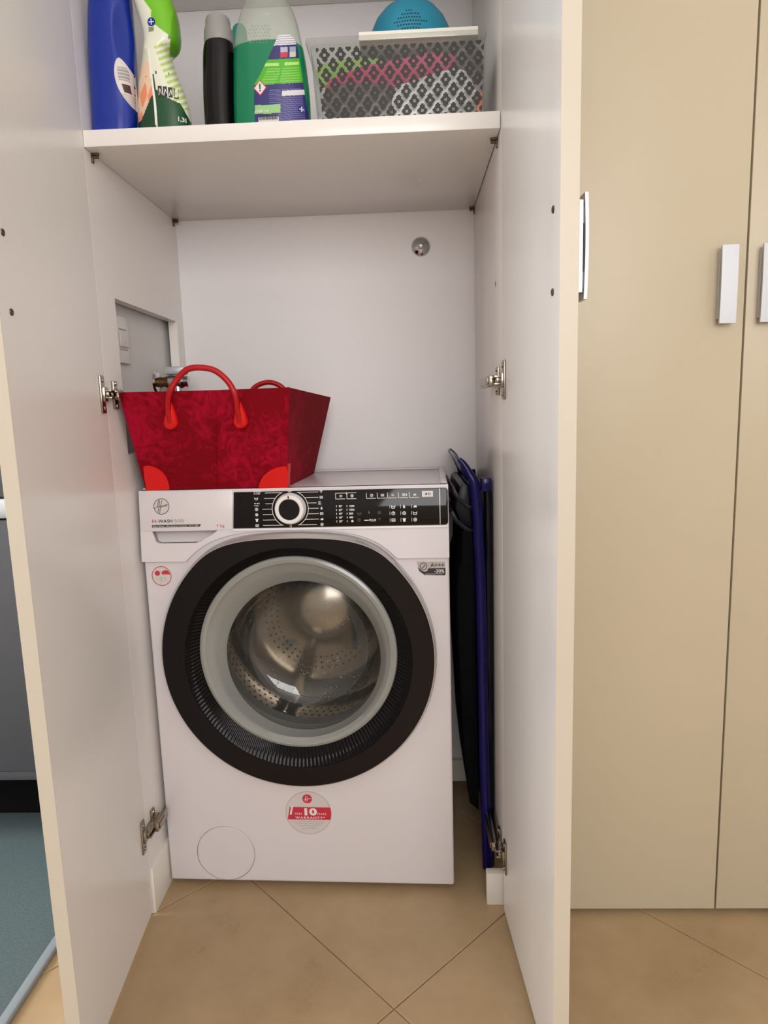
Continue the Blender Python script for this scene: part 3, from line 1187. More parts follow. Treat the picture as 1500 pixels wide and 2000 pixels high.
# clear bowl bulging into the drum
b = bmesh.new()
prof = [(0.157, 0.022), (0.153, 0.045), (0.148, 0.070), (0.138, 0.092), (0.120, 0.106), (0.085, 0.113), (0.045, 0.111), (0.0, 0.108)]
dz_ = 0.0
lathe(b, [(r, -y) for r, y in prof], 96, facing((g2x, 0, g2z)))
sub('glass_bowl', b, 'glass')
b = bmesh.new()
rr = random.Random(5)
for k in range(150):
    zone = rr.random()
    if zone < 0.25:
        a, r = math.radians(rr.uniform(25, 70)), rr.uniform(0.055, 0.10)
    elif zone < 0.65:
        a, r = math.radians(rr.uniform(225, 330)), rr.uniform(0.055, 0.082)
    else:
        a, r = math.radians(rr.uniform(215, 325)), rr.uniform(0.10, 0.134)
    y = 0.112 if r < 0.086 else 0.112 - (r - 0.086) * 0.35
    s_ = rr.uniform(0.0007, 0.0016)
    t = bmesh.new()
    bmesh.ops.create_icosphere(t, subdivisions=1, radius=s_)
    join(b, t, Matrix.Translation((g2x + r * math.cos(a), y - 0.0015, g2z + r * math.sin(a))))
dr = sub('water_droplets', b, 'droplet', 180)
dr['kind'] = 'stuff'
# rubber gasket and drum
b = bmesh.new()
loft_rings(b, [circ(DCX, DCZ, 0.221, 0.002), circ(DCX, DCZ, 0.2205, 0.05), circ(DCX, DCZ, 0.205, 0.062), circ(DCX, DCZ, 0.190, 0.055), circ(DCX, DCZ, 0.180, 0.064), circ(DCX, DCZ, 0.176, 0.085)])
link('gasket', b, 'gasket', wm)
b = bmesh.new()
loft_rings(b, [circ(DCX, DCZ, 0.178, 0.088), circ(DCX, DCZ, 0.216, 0.092), circ(DCX, DCZ, 0.2175, 0.100), circ(DCX, DCZ, 0.2175, 0.240), circ(DCX, DCZ, 0.208, 0.258), circ(DCX, DCZ, 0.170, 0.268), circ(DCX, DCZ, 0.150, 0.262), circ(DCX, DCZ, 0.075, 0.236), circ(DCX, DCZ, 0.040, 0.226), circ(DCX, DCZ, 0.004, 0.223)], True)
drum = link('drum', b, 'drum', wm, 40)
for k in range(3):
    a = math.radians(250 + 120 * k)
    b = bmesh.new()
    t = bmesh.new()
    prism(t, [(-0.030, 0.0), (-0.012, 0.030), (0.0, 0.036), (0.012, 0.030), (0.030, 0.0)], 0.108, 0.236, 'y', 0.004)
    m4 = Matrix.Translation((DCX + 0.217 * math.cos(a), 0, DCZ + 0.217 * math.sin(a))) @ Matrix.Rotation(-(a + PI / 2), 4, 'Y')
    join(b, t, m4)
    link('lifter', b, 'drum', drum)
# perforations of the drum shell and back
b = bmesh.new()
cnt = 0
for j in range(7):
    y = 0.112 + j * 0.018
    for k in range(84):
        a = 2 * PI * (k + 0.5 * (j % 2)) / 84
        if math.sin(a) > 0.15:
            continue
        r = 0.2170
        lathe(b, [(0.0030, 0.0), (0.0022, 0.0006), (0, 0.0003)], 8, along((DCX + r * math.cos(a), y, DCZ + r * math.sin(a)), (-math.cos(a), 0, -math.sin(a))))
for rr_ in (0.100, 0.115, 0.130):
    for k in range(48):
        a = 2 * PI * k / 48
        y = 0.2615 - (0.150 - rr_) * 0.347
        lathe(b, [(0.0030, 0.0008), (0.0022, 0.0014), (0, 0.0010)], 8, along((DCX + rr_ * math.cos(a), y, DCZ + rr_ * math.sin(a)), (0, -1, 0)))
pf = link('perforations', b, 'black', drum)
pf['kind'] = 'stuff'

# stickers on the white front
flat0 = lambda x, z: 0.0


def sticker(name, x, z, r, m):
    b = bmesh.new()
    lathe(b, [(0, 0.0004), (r - 0.0003, 0.0004), (r, 0.0)], 56, facing((x, 0, z)))
    return link(name, b, m, wm)


s1 = sticker('sticker', -0.2662, 0.6782, 0.0200, 'sticker')
p = Print(flat0, 0.0007)
p.arc(-0.2662, 0.6782, 0.0199, 0.0013, 0, 360, 48)
p.disc(-0.2742, 0.6840, 0.0052, 20)
p.poly([(-0.2655, 0.6815), (-0.2650, 0.6870), (-0.2590, 0.6900), (-0.2530, 0.6895), (-0.2486, 0.6830), (-0.2480, 0.6815)])
p.done('lettering', 'ink_red', s1)
p = Print(flat0, 0.0007)
p.arc(-0.2680, 0.6730, 0.0030, 0.0010, 0, 360, 20)
p.rect(-0.2700, 0.6672, -0.2655, 0.6680)
p.disc(-0.2600, 0.6745, 0.0012, 10)
p.done('lettering', 'ink_green', s1)
p = Print(flat0, 0.0007)
p.rect(-0.2625, 0.6705, -0.2555, 0.6714)
p.rect(-0.2630, 0.6685, -0.2570, 0.6693)
p.disc(-0.2690, 0.6865, 0.0028, 12)
p.done('lettering', 'ink_pink', s1)

s2 = sticker('sticker', 0.0030, 0.1735, 0.0478, 'sticker')
sx, sz = 0.0030, 0.1735
p = Print(flat0, 0.0006)
bz0, bz1 = sz - 0.0150, sz + 0.0128


def chord(z):
    return math.sqrt(0.0472 ** 2 - (z - sz) ** 2)


n = 10
right = [(sx + chord(bz0 + (bz1 - bz0) * k / n), bz0 + (bz1 - bz0) * k / n) for k in range(n + 1)]
p.poly([(sx - chord(bz0) + 0.0008, bz0)] + right + [(sx - 0.0385, bz1)])
p.disc(sx - 0.0012, sz + 0.0315, 0.0100, 28)
p.done('lettering', 'ink_red', s2)
p = Print(flat0, 0.0010)
p.text('10', sx - 0.0128, sz - 0.0042, 0.0208, 0.05, width=0.0262)
p.text('FREE', sx - 0.0285, sz - 0.0040, 0.0062, 0.0, width=0.0145, space=1.2)
p.text('YEARS', sx + 0.0170, sz - 0.0040, 0.0062, 0.0, width=0.0200, space=1.2)
p.text('WARRANTY*', sx - 0.0275, sz - 0.0128, 0.0068, 0.02, width=0.0620, space=1.25)
p.rect(sx - 0.0392, sz - 0.0042, sx - 0.0352, sz + 0.0152, 0.0040)
p.line([(sx - 0.0052, sz + 0.0262), (sx - 0.0030, sz + 0.0385)], 0.0013)
p.line([(sx - 0.0018, sz + 0.0250), (sx + 0.0005, sz + 0.0360)], 0.0011)
p.line([(sx - 0.0080, sz + 0.0300), (sx + 0.0070, sz + 0.0325)], 0.0010)
p.done('lettering', 'ink_white', s2)
p = Print(flat0, 0.0006)
p.arc(sx, sz, 0.0477, 0.0007, 0, 360, 72)
p.text('For 10 years you get free parts and labour', sx, sz - 0.0205, 0.0034, 0.0, align='CENTER', width=0.0640)
p.text('when you register your appliance', sx, sz - 0.0250, 0.0034, 0.0, align='CENTER', width=0.0560)
p.text('within 90 days of purchase', sx, sz - 0.0295, 0.0034, 0.0, align='CENTER', width=0.0440)
p.text('*terms apply', sx, sz - 0.0350, 0.0034, 0.0, align='CENTER', width=0.0300)
p.done('lettering', 'ink_rose', s2)

b = bmesh.new()
prism(b, [(0.2380, 0.7002), (0.2925, 0.6990), (0.2925, 0.6742), (0.2905, 0.6725), (0.2520, 0.6740), (0.2440, 0.6800), (0.2400, 0.6880)], -0.0005, 0.0001, 'y')
s3 = link('energy_label', b, 'sticker_silver', wm, 0)
p = Print(flat0, 0.0008)
p.poly([(0.2395, 0.6900), (0.2425, 0.6815), (0.2520, 0.6740), (0.2905, 0.6725), (0.2925, 0.6742), (0.2925, 0.6868), (0.2600, 0.6868), (0.2575, 0.6815), (0.2520, 0.6800), (0.2455, 0.6835)])
p.text('A+++', 0.2640, 0.6892, 0.0110, 0.015, width=0.0265)
p.arc(0.2505, 0.6908, 0.0072, 0.0012, 0, 360, 28)
p.line([(0.2470, 0.6870), (0.2500, 0.6885), (0.2540, 0.6940)], 0.0014)
p.done('lettering', 'ink_black', s3)
p = Print(flat0, 0.0011)
p.text('-30%', 0.2710, 0.6782, 0.0092, 0.015, width=0.0190)
p.rect(0.2540, 0.6755, 0.2880, 0.6760)
p.done('lettering', 'ink_white', s3)

# ------------------------------------------------------------------ red bag on the machine
TOPZ = 0.8475
bag = empty('tote_bag', (-0.23, 0.15, TOPZ), 'dark red damask tote bag with bright red handles on the washing machine', 'bag')
BL = Vector((-0.3705, 0.016, TOPZ + 0.001))
BR = Vector((-0.0935, 0.008, TOPZ + 0.001))
BBL = Vector((-0.3560, 0.285, TOPZ + 0.001))
BBR = Vector((-0.0770, 0.275, TOPZ + 0.001))
TL = at(231, 767, -0.052)
TR = at(566, 757, -0.040)
TBR = at(646, 776, 0.290)
TBL = Vector((-0.374, 0.315, TBR.z + 0.004))


def quad_grid(b, p00, p10, p11, p01, nu, nv, bulge, nrm, fold=0.0):
    g = []
    for j in range(nv + 1):
        row = []
        for i in range(nu + 1):
            s, t = i / nu, j / nv
            q = p00.lerp(p10, s).lerp(p01.lerp(p11, s), t)
            k = math.sin(PI * s) * math.sin(PI * min(t, 1))
            q = q + nrm * (bulge * k)
            q.z += fold * math.sin(PI * s) * t
            row.append(b.verts.new(q))
        g.append(row)
    for j in range(nv):
        for i in range(nu):
            b.faces.new((g[j][i], g[j][i + 1], g[j + 1][i + 1], g[j + 1][i]))
    return g


b = bmesh.new()
nf = (TR - BR).cross(BL - BR)
quad_grid(b, BL, BR, TR, TL, 24, 14, 0.005, Vector((0, -1, 0)), -0.001)
quad_grid(b, BR, BBR, TBR, TR, 18, 14, -0.004, Vector((1, 0, 0)))
quad_grid(b, BBR, BBL, TBL, TBR, 24, 14, 0.004, Vector((0, 1, 0)))
quad_grid(b, BBL, BL, TL, TBL, 18, 14, 0.001, Vector((-1, 0, 0)))
quad_grid(b, BL, BBL, BBR, BR, 18, 24, 0.0, Vector((0, 0, 1)))
bmesh.ops.remove_doubles(b, verts=b.verts[:], dist=0.0003)
bmesh.ops.recalc_face_normals(b, faces=b.faces[:])
res = bmesh.ops.solidify(b, geom=b.faces[:], thickness=0.003)
bagbody = part('body', b, 'damask', bag, 50)


def front_pt(u, v, off):
    """point of the bag's front panel seen at photo pixel (u, v), lifted by off"""
    d = ROT @ Vector(((u - 750) / FPX, -(v - 1000) / FPX, -1))
    n_ = (BR - BL).cross(TL - BL).normalized()
    if n_.y > 0:
        n_ = -n_
    t = (BL - CAM).dot(n_) / d.dot(n_)
    return CAM + d * t + n_ * off


def patch(pts, off, thick=0.0022):
    b_ = bmesh.new()
    n_ = (BR - BL).cross(TL - BL).normalized()
    if n_.y > 0:
        n_ = -n_
    f = [b_.verts.new(front_pt(u, v, off + thick)) for u, v in pts]
    k = [b_.verts.new(front_pt(u, v, off)) for u, v in pts]
    b_.faces.new(f)
    b_.faces.new(k[::-1])
    for i in range(len(pts)):
        b_.faces.new((f[i], k[i], k[(i + 1) % len(pts)], f[(i + 1) % len(pts)]))
    return b_


def qarc(u0, v0, u1, v1, n=10, pw=1.0):
    out = []
    for k in range(n + 1):
        a = PI / 2 * k / n
        out.append((u0 + (u1 - u0) * math.sin(a), v1 + (v0 - v1) * math.cos(a)))
    return out


lp = [(288, 957), (283, 932), (281, 910)] + qarc(286, 908, 332, 955)
part('corner_patch', patch(lp, 0.0012), 'leather', bag, 40)
rp = [(562, 955)] + [(506, 956)] + [(506 + (560 - 506) * (1 - math.cos(PI / 2 * k / 10)), 909 + (953 - 909) * (1 - math.sin(PI / 2 * k / 10))) for k in range(11)] + [(564, 930)]
pb = patch(rp, 0.0022)
# wraps a little on to the side
wr = bmesh.new()
sv = [BR + Vector((0.0035, 0.0, 0.0)), BR + (TR - BR) * 0.245 + Vector((0.0035, 0, 0))]
sd = (BBR - BR).normalized()
q1, q2 = sv[0] + sd * 0.012, sv[1] + sd * 0.014
vsx = [wr.verts.new(q) for q in (sv[0] - sd * 0.004, q1, q2, sv[1] - sd * 0.004)]
vsy = [wr.verts.new(q.co - Vector((0.002, 0, 0))) for q in vsx]
wr.faces.new(vsx)
wr.faces.new(vsy[::-1])
for i in range(4):
    wr.faces.new((vsx[i], vsy[i], vsy[(i + 1) % 4], vsx[(i + 1) % 4]))
join(pb, wr)
part('corner_patch', pb, 'leather', bag, 40)
# centre seam and top binding
sm = bmesh.new()
tube(sm, [front_pt(421 + (v - 762) * 0.02, v, 0.004 * math.sin(PI * (957 - v) / 195)) for v in range(764, 957, 12)], 0.0009, 6)
part('seam', sm, 'damask', bag)


def handle(pts3, tabs, m1, m2):
    path = spline(pts3, 10)
    h_ = bmesh.new()
    tube(h_, path, 0.0054, 16)
    ho = part('handle', h_, m1, bag)
    for tp in tabs:
        t_ = part('handle_tab', tp, m2, bag, 60)
        t_.parent = ho
        t_.location = Vector((0, 0, 0))
        t_.data.transform(Matrix.Translation(Vector((0, 0, 0))))
    return ho


def tab(u, v, lean):
    """padded drop-shaped tab at the foot of a handle"""
    b_ = bmesh.new()
    n_ = 20
    outl_ = []
    for k in range(n_):
        a = 2 * PI * k / n_
        r_ = 14.5 if math.sin(a) < 0 else 14.5 * (1 - 0.45 * math.sin(a))
        hgt = 14 if math.sin(a) < 0 else 40
        outl_.append((u + r_ * math.cos(a) + (lean * max(0, math.sin(a))), v - hgt * math.sin(a)))
    lay = []
    for sc_, off in ((1.0, 0.001), (0.97, 0.005), (0.82, 0.0085), (0.4, 0.0105)):
        lay.append([front_pt(u + (p[0] - u) * sc_, v + (p[1] - v) * sc_, off) for p in outl_])
    vr = [[b_.verts.new(q) for q in r_] for r_ in lay]
    for a, c_ in zip(vr, vr[1:]):
        for k in range(n_):
            b_.faces.new((a[k], a[(k + 1) % n_], c_[(k + 1) % n_], c_[k]))
    b_.faces.new(vr[-1])
    b_.faces.new(vr[0][::-1])
    return b_


hp = [front_pt(335, 822, 0.007), front_pt(331, 795, 0.008), front_pt(334, 765, 0.009)]
yh = hp[-1].y
hp += [at(345, 742, yh), at(365, 722, yh - 0.001), at(391, 718, yh - 0.001), at(420, 724, yh), at(445, 745, yh), at(459, 771, yh)]
hp += [front_pt(466, 797, 0.008), front_pt(471, 822, 0.007)]
handle(hp, [tab(335, 824, -2), tab(471, 822, -4)], 'leather_dark', 'leather')
yh = TBR.y + 0.012
hp2 = [at(478, 812, yh), at(487, 775, yh), at(498, 756, yh), at(520, 747, yh), at(540, 750, yh), at(556, 763, yh), at(570, 800, yh)]
hq = bmesh.new()
tube(hq, spline(hp2, 8), 0.0058, 14)
part('handle', hq, 'leather_dark', bag)

# ------------------------------------------------------------------ folded chair beside the machine
ch = empty('folding_chair', (0.285, 0.20, 0), 'navy blue folding chair stood on edge between machine and cupboard side', 'chair')
YC = 0.045


def cp(u, v, y=YC):
    q = at(u, v, y)
    q.x = min(q.x, XR - 0.013)
    return q


YC2 = YC + 0.30
fr = [cp(896, 896), cp(906, 907), cp(917, 926), cp(926, 946), cp(932, 1000), cp(935, 1060), cp(938, 1120), cp(940, 1200), cp(942, 1300), cp(944, 1400), cp(946, 1500), cp(949, 1590)]
fr.append(Vector((fr[-1].x + 0.003, YC + 0.004, 0.012)))
for yy in (0.0, YC2 - YC):
    b = bmesh.new()
    pts_ = [q + Vector((0, yy, 0)) for q in fr]
    ns = 5 * 12 + 1
    tube(b, spline(pts_, 5), [min(0.0042 + 0.00042 * k, 0.0107) for k in range(ns)], 14)
    part('frame_tube', b, 'navy', ch)
    # second pair of legs folded against the first
    b = bmesh.new()
    l2 = [cp(948, 945), cp(958, 975), cp(962, 1040), cp(962, 1120), cp(958, 1260), cp(957, 1420), cp(960, 1590)]
    l2 = [Vector((min(q.x + 0.003, XR - 0.010), q.y + yy + 0.012, q.z)) for q in l2]
    l2.append(Vector((l2[-1].x, l2[-1].y, 0.012)))
    tube(b, spline(l2, 5), 0.0085, 12)
    part('rear_leg', b, 'navy_dark', ch)
# curled top rail
b = bmesh.new()
rail = [(892, 893), (899, 896), (909, 908), (918, 926), (925, 946), (922, 950), (913, 933), (904, 914), (894, 898)]
prism(b, [(cp(u, v).x, cp(u, v).z) for u, v in rail], YC + 0.006, YC2 - 0.006, 'y', 0.0006)
part('backrest_slat', b, 'navy', ch)
for (u0, v0) in ((884, 957), (880, 1000)):
    b = bmesh.new()
    sl = [(u0, v0), (u0 + 5, v0 - 3), (u0 + 14, v0 + 14), (u0 + 30, v0 + 28), (u0 + 44, v0 + 34), (u0 + 44, v0 + 39), (u0 + 28, v0 + 35), (u0 + 10, v0 + 22), (u0 + 1, v0 + 8)]
    prism(b, [(cp(u, v, YC + 0.01).x, cp(u, v, YC + 0.01).z) for u, v in sl], YC + 0.006, YC2 - 0.006, 'y', 0.0006)
    part('backrest_slat', b, 'navy_dark', ch)
b = bmesh.new()
bk = [(898, 950), (908, 944), (922, 952), (926, 1040), (914, 1040), (900, 1020), (890, 995)]
prism(b, [(cp(u, v, YC + 0.02).x, cp(u, v, YC + 0.02).z) for u, v in bk], YC + 0.02, YC2 - 0.02, 'y', 0.001)
part('backrest', b, 'navy_dark', ch)
b = bmesh.new()
st = [(903, 1036), (922, 1030), (928, 1100), (930, 1300), (934, 1500), (936, 1585), (918, 1570), (908, 1480), (902, 1380), (895, 1250), (893, 1180), (896, 1115), (902, 1095)]
prism(b, [(cp(u, v, YC + 0.01).x, cp(u, v, YC + 0.01).z) for u, v in st], YC + 0.012, YC2 - 0.012, 'y', 0.002)
part('seat', b, 'navy_fabric', ch)
for z in (0.10, 0.62):
    b = bmesh.new()
    tube(b, [(0.294, YC + 0.01, z), (0.294, YC2 + 0.01, z)], 0.006, 10)
    part('cross_bar', b, 'navy_dark', ch)
b = bmesh.new()
box(b, (cp(958, 966).x - 0.012, YC - 0.002, cp(0, 985).z), (XR - 0.004, YC + 0.016, cp(0, 958).z), 0.004)
part('lock_bracket', b, 'navy', ch)

# ------------------------------------------------------------------ upper shelf: bottles and boxes
SZ = ZT


class Loft:
    """bottle body: levels of (z, xl, xr, half_depth), superellipse section"""

    def __init__(self, levels, yc, ex=2.6):
        self.lv = sorted(levels)
        self.yc, self.ex = yc, ex

    def at(self, z):
        L = self.lv
        if z <= L[0][0]:
            return L[0][1:]
        if z >= L[-1][0]:
            return L[-1][1:]
        for i in range(len(L) - 1):
            if L[i][0] <= z <= L[i + 1][0]:
                t = (z - L[i][0]) / (L[i + 1][0] - L[i][0])
                a, b_ = L[max(i - 1, 0)], L[i]
                c_, d_ = L[i + 1], L[min(i + 2, len(L) - 1)]
                h_ = c_[0] - b_[0]
                out = []
                for k in (1, 2, 3):
                    m0 = (c_[k] - a[k]) / max(c_[0] - a[0], 1e-6) * h_
                    m1 = (d_[k] - b_[k]) / max(d_[0] - b_[0], 1e-6) * h_
                    out.append((2 * t ** 3 - 3 * t * t + 1) * b_[k] + (t ** 3 - 2 * t * t + t) * m0 + (-2 * t ** 3 + 3 * t * t) * c_[k] + (t ** 3 - t * t) * m1)
                return out

    def front(self, x, z):
        xl, xr, hd = self.at(z)
        c_, w_ = (xl + xr) / 2, (xr - xl) / 2
        q = min(abs((x - c_) / max(w_, 1e-6)), 0.999)
        return self.yc - hd * (1 - q ** self.ex) ** (1 / self.ex)

    def build(self, z0=None, z1=None, nz=60, n=72, inset=0.0, cap=True, dent=None):
        z0 = self.lv[0][0] if z0 is None else z0
        z1 = self.lv[-1][0] if z1 is None else z1
        b_ = bmesh.new()
        rings_ = []
        for j in range(nz + 1):
            z = z0 + (z1 - z0) * j / nz
            xl, xr, hd = self.at(z)
            e_ = inset
            if cap:
                for zz, s in ((z - z0, 1), (z1 - z, 1)):
                    if zz < 0.004:
                        e_ += 0.004 - math.sqrt(max(0.004 ** 2 - (0.004 - zz) ** 2, 0))
            c_, w_, hd = (xl + xr) / 2, (xr - xl) / 2 - e_, hd - e_
            ring = []
            for k in range(n):
                a = 2 * PI * k / n
                ca, sa = math.cos(a), math.sin(a)
                px = c_ + w_ * math.copysign(abs(ca) ** (2 / self.ex), ca)
                py = self.yc + hd * math.copysign(abs(sa) ** (2 / self.ex), sa)
                if dent:
                    py += dent(px, z) if py < self.yc else 0
                ring.append(b_.verts.new((px, py, z)))
            rings_.append(ring)
        for a, c_ in zip(rings_, rings_[1:]):
            for k in range(n):
                b_.faces.new((a[k], a[(k + 1) % n], c_[(k + 1) % n], c_[k]))
        b_.faces.new(rings_[0][::-1])
        b_.faces.new(rings_[-1])
        return b_

    def label(self, poly_fn, z0, z1, nz, nx, off, colour):
        """thin printed patch hugging the front: poly_fn(z) -> (xl, xr); colour(s, z, x) -> rgb"""
        b_ = bmesh.new()
        cl = b_.loops.layers.color.new('print')
        g = []
        for j in range(nz + 1):
            z = z0 + (z1 - z0) * j / nz
            xa, xb = poly_fn(z)
            g.append([b_.verts.new((xa + (xb - xa) * i / nx, self.front(xa + (xb - xa) * i / nx, z) - off, z)) for i in range(nx + 1)])
        for j in range(nz):
            for i in range(nx):
                f = b_.faces.new((g[j][i], g[j][i + 1], g[j + 1][i + 1], g[j + 1][i]))
                q = f.calc_center_median()
                c_ = colour((i + 0.5) / nx, q.z, q.x)
                for l in f.loops:
                    l[cl] = [v / 255 for v in c_] + [1]
        return b_


def paint(o, fn):
    """printed colours of a bottle as a corner attribute; fn(centre) -> rgb"""
    me = o.data
    at_ = me.color_attributes.new('print', 'BYTE_COLOR', 'CORNER')
    for p_ in me.polygons:
        c_ = [v / 255 for v in fn(p_.center, p_.normal)] + [1]
        for li in p_.loop_indices:
            at_.data[li].color_srgb = c_


def lev(rows, y, hd):
    """silhouette rows (v, u_left, u_right) in the photo -> loft levels at depth y"""
    out = []
    for r_ in rows:
        a, b_ = at(r_[1], r_[0], y), at(r_[2], r_[0], y)
        out.append(((a.z + b_.z) / 2, a.x, b_.x, r_[3] if len(r_) > 3 else hd))
    return out


# 1 blue bottle
yb1 = -0.020
L = Loft(lev([(250, 183, 268), (200, 182, 268), (140, 178, 266), (80, 176, 262), (0, 178, 254), (-40, 186, 248)], yb1, 0.032), yb1 + 0.0)
L.lv = [(SZ, L.lv[0][1], L.lv[0][2], 0.031)] + L.lv[1:] + [(1.735, -0.355, -0.320, 0.017)]
b1 = empty('softener_bottle', ((L.lv[0][1] + L.lv[0][2]) / 2, yb1, SZ), 'glossy deep blue bottle at the left end of the shelf', 'bottle')
gx, gz = at(238, 60, yb1 - 0.03).x, at(238, 60, yb1 - 0.03).z


def dent1(x, z):
    q = ((x - gx) / 0.016) ** 2 + ((z - gz) / 0.050) ** 2
    return 0.012 * (1 - q) ** 1.2 if q < 1 else 0


part('body', L.build(dent=dent1, nz=80, n=96), 'blue_bottle', b1, 60)
b = bmesh.new()
lathe(b, [(0.016, 0), (0.016, 0.03), (0.014, 0.034), (0, 0.034)], 32, Matrix.Translation((-0.3375, yb1, 1.735)))
part('cap', b, 'white_plastic', b1)
za, zb2 = at(0, 226, yb1 - .02).z, at(0, 130, yb1 - .02).z


def lab1(z):
    t = (zb2 - z) / (zb2 - za)
    xr = at(268, 200, yb1 - .015).x - 0.0035
    xa = at(229, 150, yb1 - .025).x
    w_ = math.sin(PI * min(max(t, 0), 1)) ** 0.6
    mid = at(252, 180, yb1 - .02).x + (t - 0.5) * 0.018
    return (min(mid - 0.0165 * w_, xr - 0.001), min(mid + 0.014 * w_, xr))


def col1(s, z, x):
    t = (zb2 - z) / (zb2 - za)
    if 0.18 < t < 0.45 and 0.2 < s < 0.85:
        return (150, 142, 142) if int(t * 90) % 2 else (190, 184, 184)
    if 0.52 < t < 0.68 and 0.35 < s < 0.8:
        return (72, 50, 52)
    if 0.70 < t < 0.92 and int(t * 60) % 2:
        return (186, 176, 172)
    return (214, 206, 202)


part('label', L.label(lab1, za, zb2, 60, 24, 0.0006, col1), 'p_label', b1)

# 2 green and white bottle with a lime grip
yb2 = -0.020
L = Loft(lev([(246, 273, 372), (220, 272, 370), (180, 273, 358), (150, 277, 346), (125, 281, 337), (108, 283, 334), (95, 284, 347), (80, 284, 351), (62, 281, 350), (40, 275, 347), (15, 267, 340), (0, 262, 334), (-40, 262, 322)], yb2, 0.030), yb2)
L.lv = [(SZ, L.lv[0][1], L.lv[0][2], 0.030)] + L.lv[1:] + [(1.745, L.lv[-1][1] + 0.006, L.lv[-1][2] - 0.008, 0.018)]
b2 = empty('softener_bottle', ((L.lv[0][1] + L.lv[0][2]) / 2, yb2, SZ), 'white and dark green bottle with lime grip next to the blue bottle', 'bottle')


def photo_uv(c_):
    d = ROT.transposed() @ (c_ - CAM)
    return 750 - FPX * d.x / d.z, 1000 + FPX * d.y / d.z


off2 = b2.location.copy()


def piecewise(x, pts):
    if x <= pts[0][0]:
        return pts[0][1]
    for (x0_, y0_), (x1_, y1_) in zip(pts, pts[1:]):
        if x <= x1_:
            return y0_ + (y1_ - y0_) * (x - x0_) / (x1_ - x0_)
    return pts[-1][1]


def col2(c_, n_):
    u, v = photo_uv(c_ + off2)
    seam = 288 + (v - 77) * 0.112
    if v > 95 and u < seam - 2.5:                      # pictured left flank
        if v > piecewise(u, [(270, 240), (276, 235), (296, 186)]):
            return (16, 62, 36)
        if v < 120:
            return (206, 206, 182)
        k = math.sin(u * 0.42 + v * 0.05) + math.sin(v * 0.11)
        return (232, 140, 104) if k > 0.1 and v > 148 else (226, 196, 166)
    if v > 95 and u < seam + 2.5:
        return (232, 230, 220)
    if v > piecewise(u, [(294, 128), (299, 145), (306, 176), (320, 187), (353, 203), (372, 238)]):
        return (14, 70, 36)
    if v < 70 and u > piecewise(v, [(0, 281), (20, 295), (43, 295), (63, 322), (70, 333)]) and u < piecewise(v, [(0, 345), (45, 334), (70, 333)]):
        return (112, 186, 24)
    if v < 112 and u >= piecewise(v, [(0, 345), (45, 334), (112, 331)]):
        return (92, 162, 20)
    if 52 < v < 62 and 290 < u < 300 or 58 < v < 76 and abs(u - 331) < 2.5:
        return (132, 140, 108)
    if 85 < v < 215 and u - v * 0.36 > 268 and int((v + u * 0.35) / 6.5) % 2 == 0:
        return (180, 204, 112)
    return (224, 226, 208)


bo = part('body', L.build(nz=190, n=200), 'p_bottle', b2, 60)
paint(bo, col2)
b = bmesh.new()
lathe(b, [(0.017, 0), (0.017, 0.03), (0.015, 0.034), (0, 0.034)], 32, Matrix.Translation(((L.lv[-1][1] + L.lv[-1][2]) / 2, yb2, 1.745)))
part('cap', b, 'white_plastic', b2)
fr2 = lambda x, z: L.front(x + off2.x, z + off2.z) - off2.y


def loc2(u, v):
    q = at(u, v, yb2 - 0.022)
    return q.x - off2.x, q.z - off2.z


p = Print(fr2, 0.0006)
x_, z_ = loc2(307, 149)
p.rect(x_, z_, x_ + 0.0215, z_ + 0.0045)
for k in range(4):
    x_, z_ = loc2(313 + k * 9.5, 193 + k * 0.4)
    p.rect(x_, z_, x_ + 0.0066, z_ + 0.0165)
p.done('lettering', 'ink_black', bo)
p = Print(fr2, 0.0009)
for k in range(4):
    x_, z_ = loc2(313 + k * 9.5, 193 + k * 0.4)
    p.line([(x_ + 0.0010, z_ + 0.0020), (x_ + 0.0032 + 0.0006 * k, z_ + 0.0125), (x_ + 0.0056, z_ + 0.0040 + 0.002 * (k % 2))], 0.0011)
x_, z_ = loc2(348, 238)
p.text('1,3L', x_, z_, 0.010, 0.03, width=0.0135)
p.done('lettering', 'ink_white', bo)
p = Print(fr2, 0.0006)
x_, z_ = loc2(299, 48)
p.disc(x_, z_, 0.0068, 24)
p.done('emblem', 'blue_bottle', bo)
p = Print(fr2, 0.0009)
p.rect(x_ - 0.0045, z_ - 0.0008, x_ + 0.0045, z_ + 0.0008)
p.rect(x_ - 0.0008, z_ - 0.0045, x_ + 0.0008, z_ + 0.0045)
p.done('emblem', 'ink_white', bo)

# 3 black bottle with grey cap
yb3 = -0.010
L = Loft(lev([(242, 402, 460), (200, 399, 459), (150, 398, 459), (110, 398, 459), (92, 400, 457), (86, 403, 454)], yb3, 0.026), yb3, 2.3)
L.lv = [(SZ, L.lv[0][1], L.lv[0][2], 0.026)] + L.lv[1:]
b3 = empty('detergent_bottle', ((L.lv[0][1] + L.lv[0][2]) / 2, yb3, SZ), 'black bottle with a grey cap, middle of the shelf', 'bottle')
part('body', L.build(), 'black_bottle', b3, 60)
cx3 = at(428, 86, yb3).x
zc = L.lv[-1][0]
b = bmesh.new()
hh = at(428, 34, yb3).z - zc
lathe(b, [(0, -0.002), (0.0245, -0.002), (0.0252, 0.004), (0.0245, hh * .42), (0.0225, hh * .55), (0.0215, hh * .62), (0.0212, hh * .8), (0.0195, hh * .93), (0.015, hh), (0, hh)], 48, Matrix.Translation((cx3, yb3, zc)))
part('cap', b, 'grey_cap', b3)

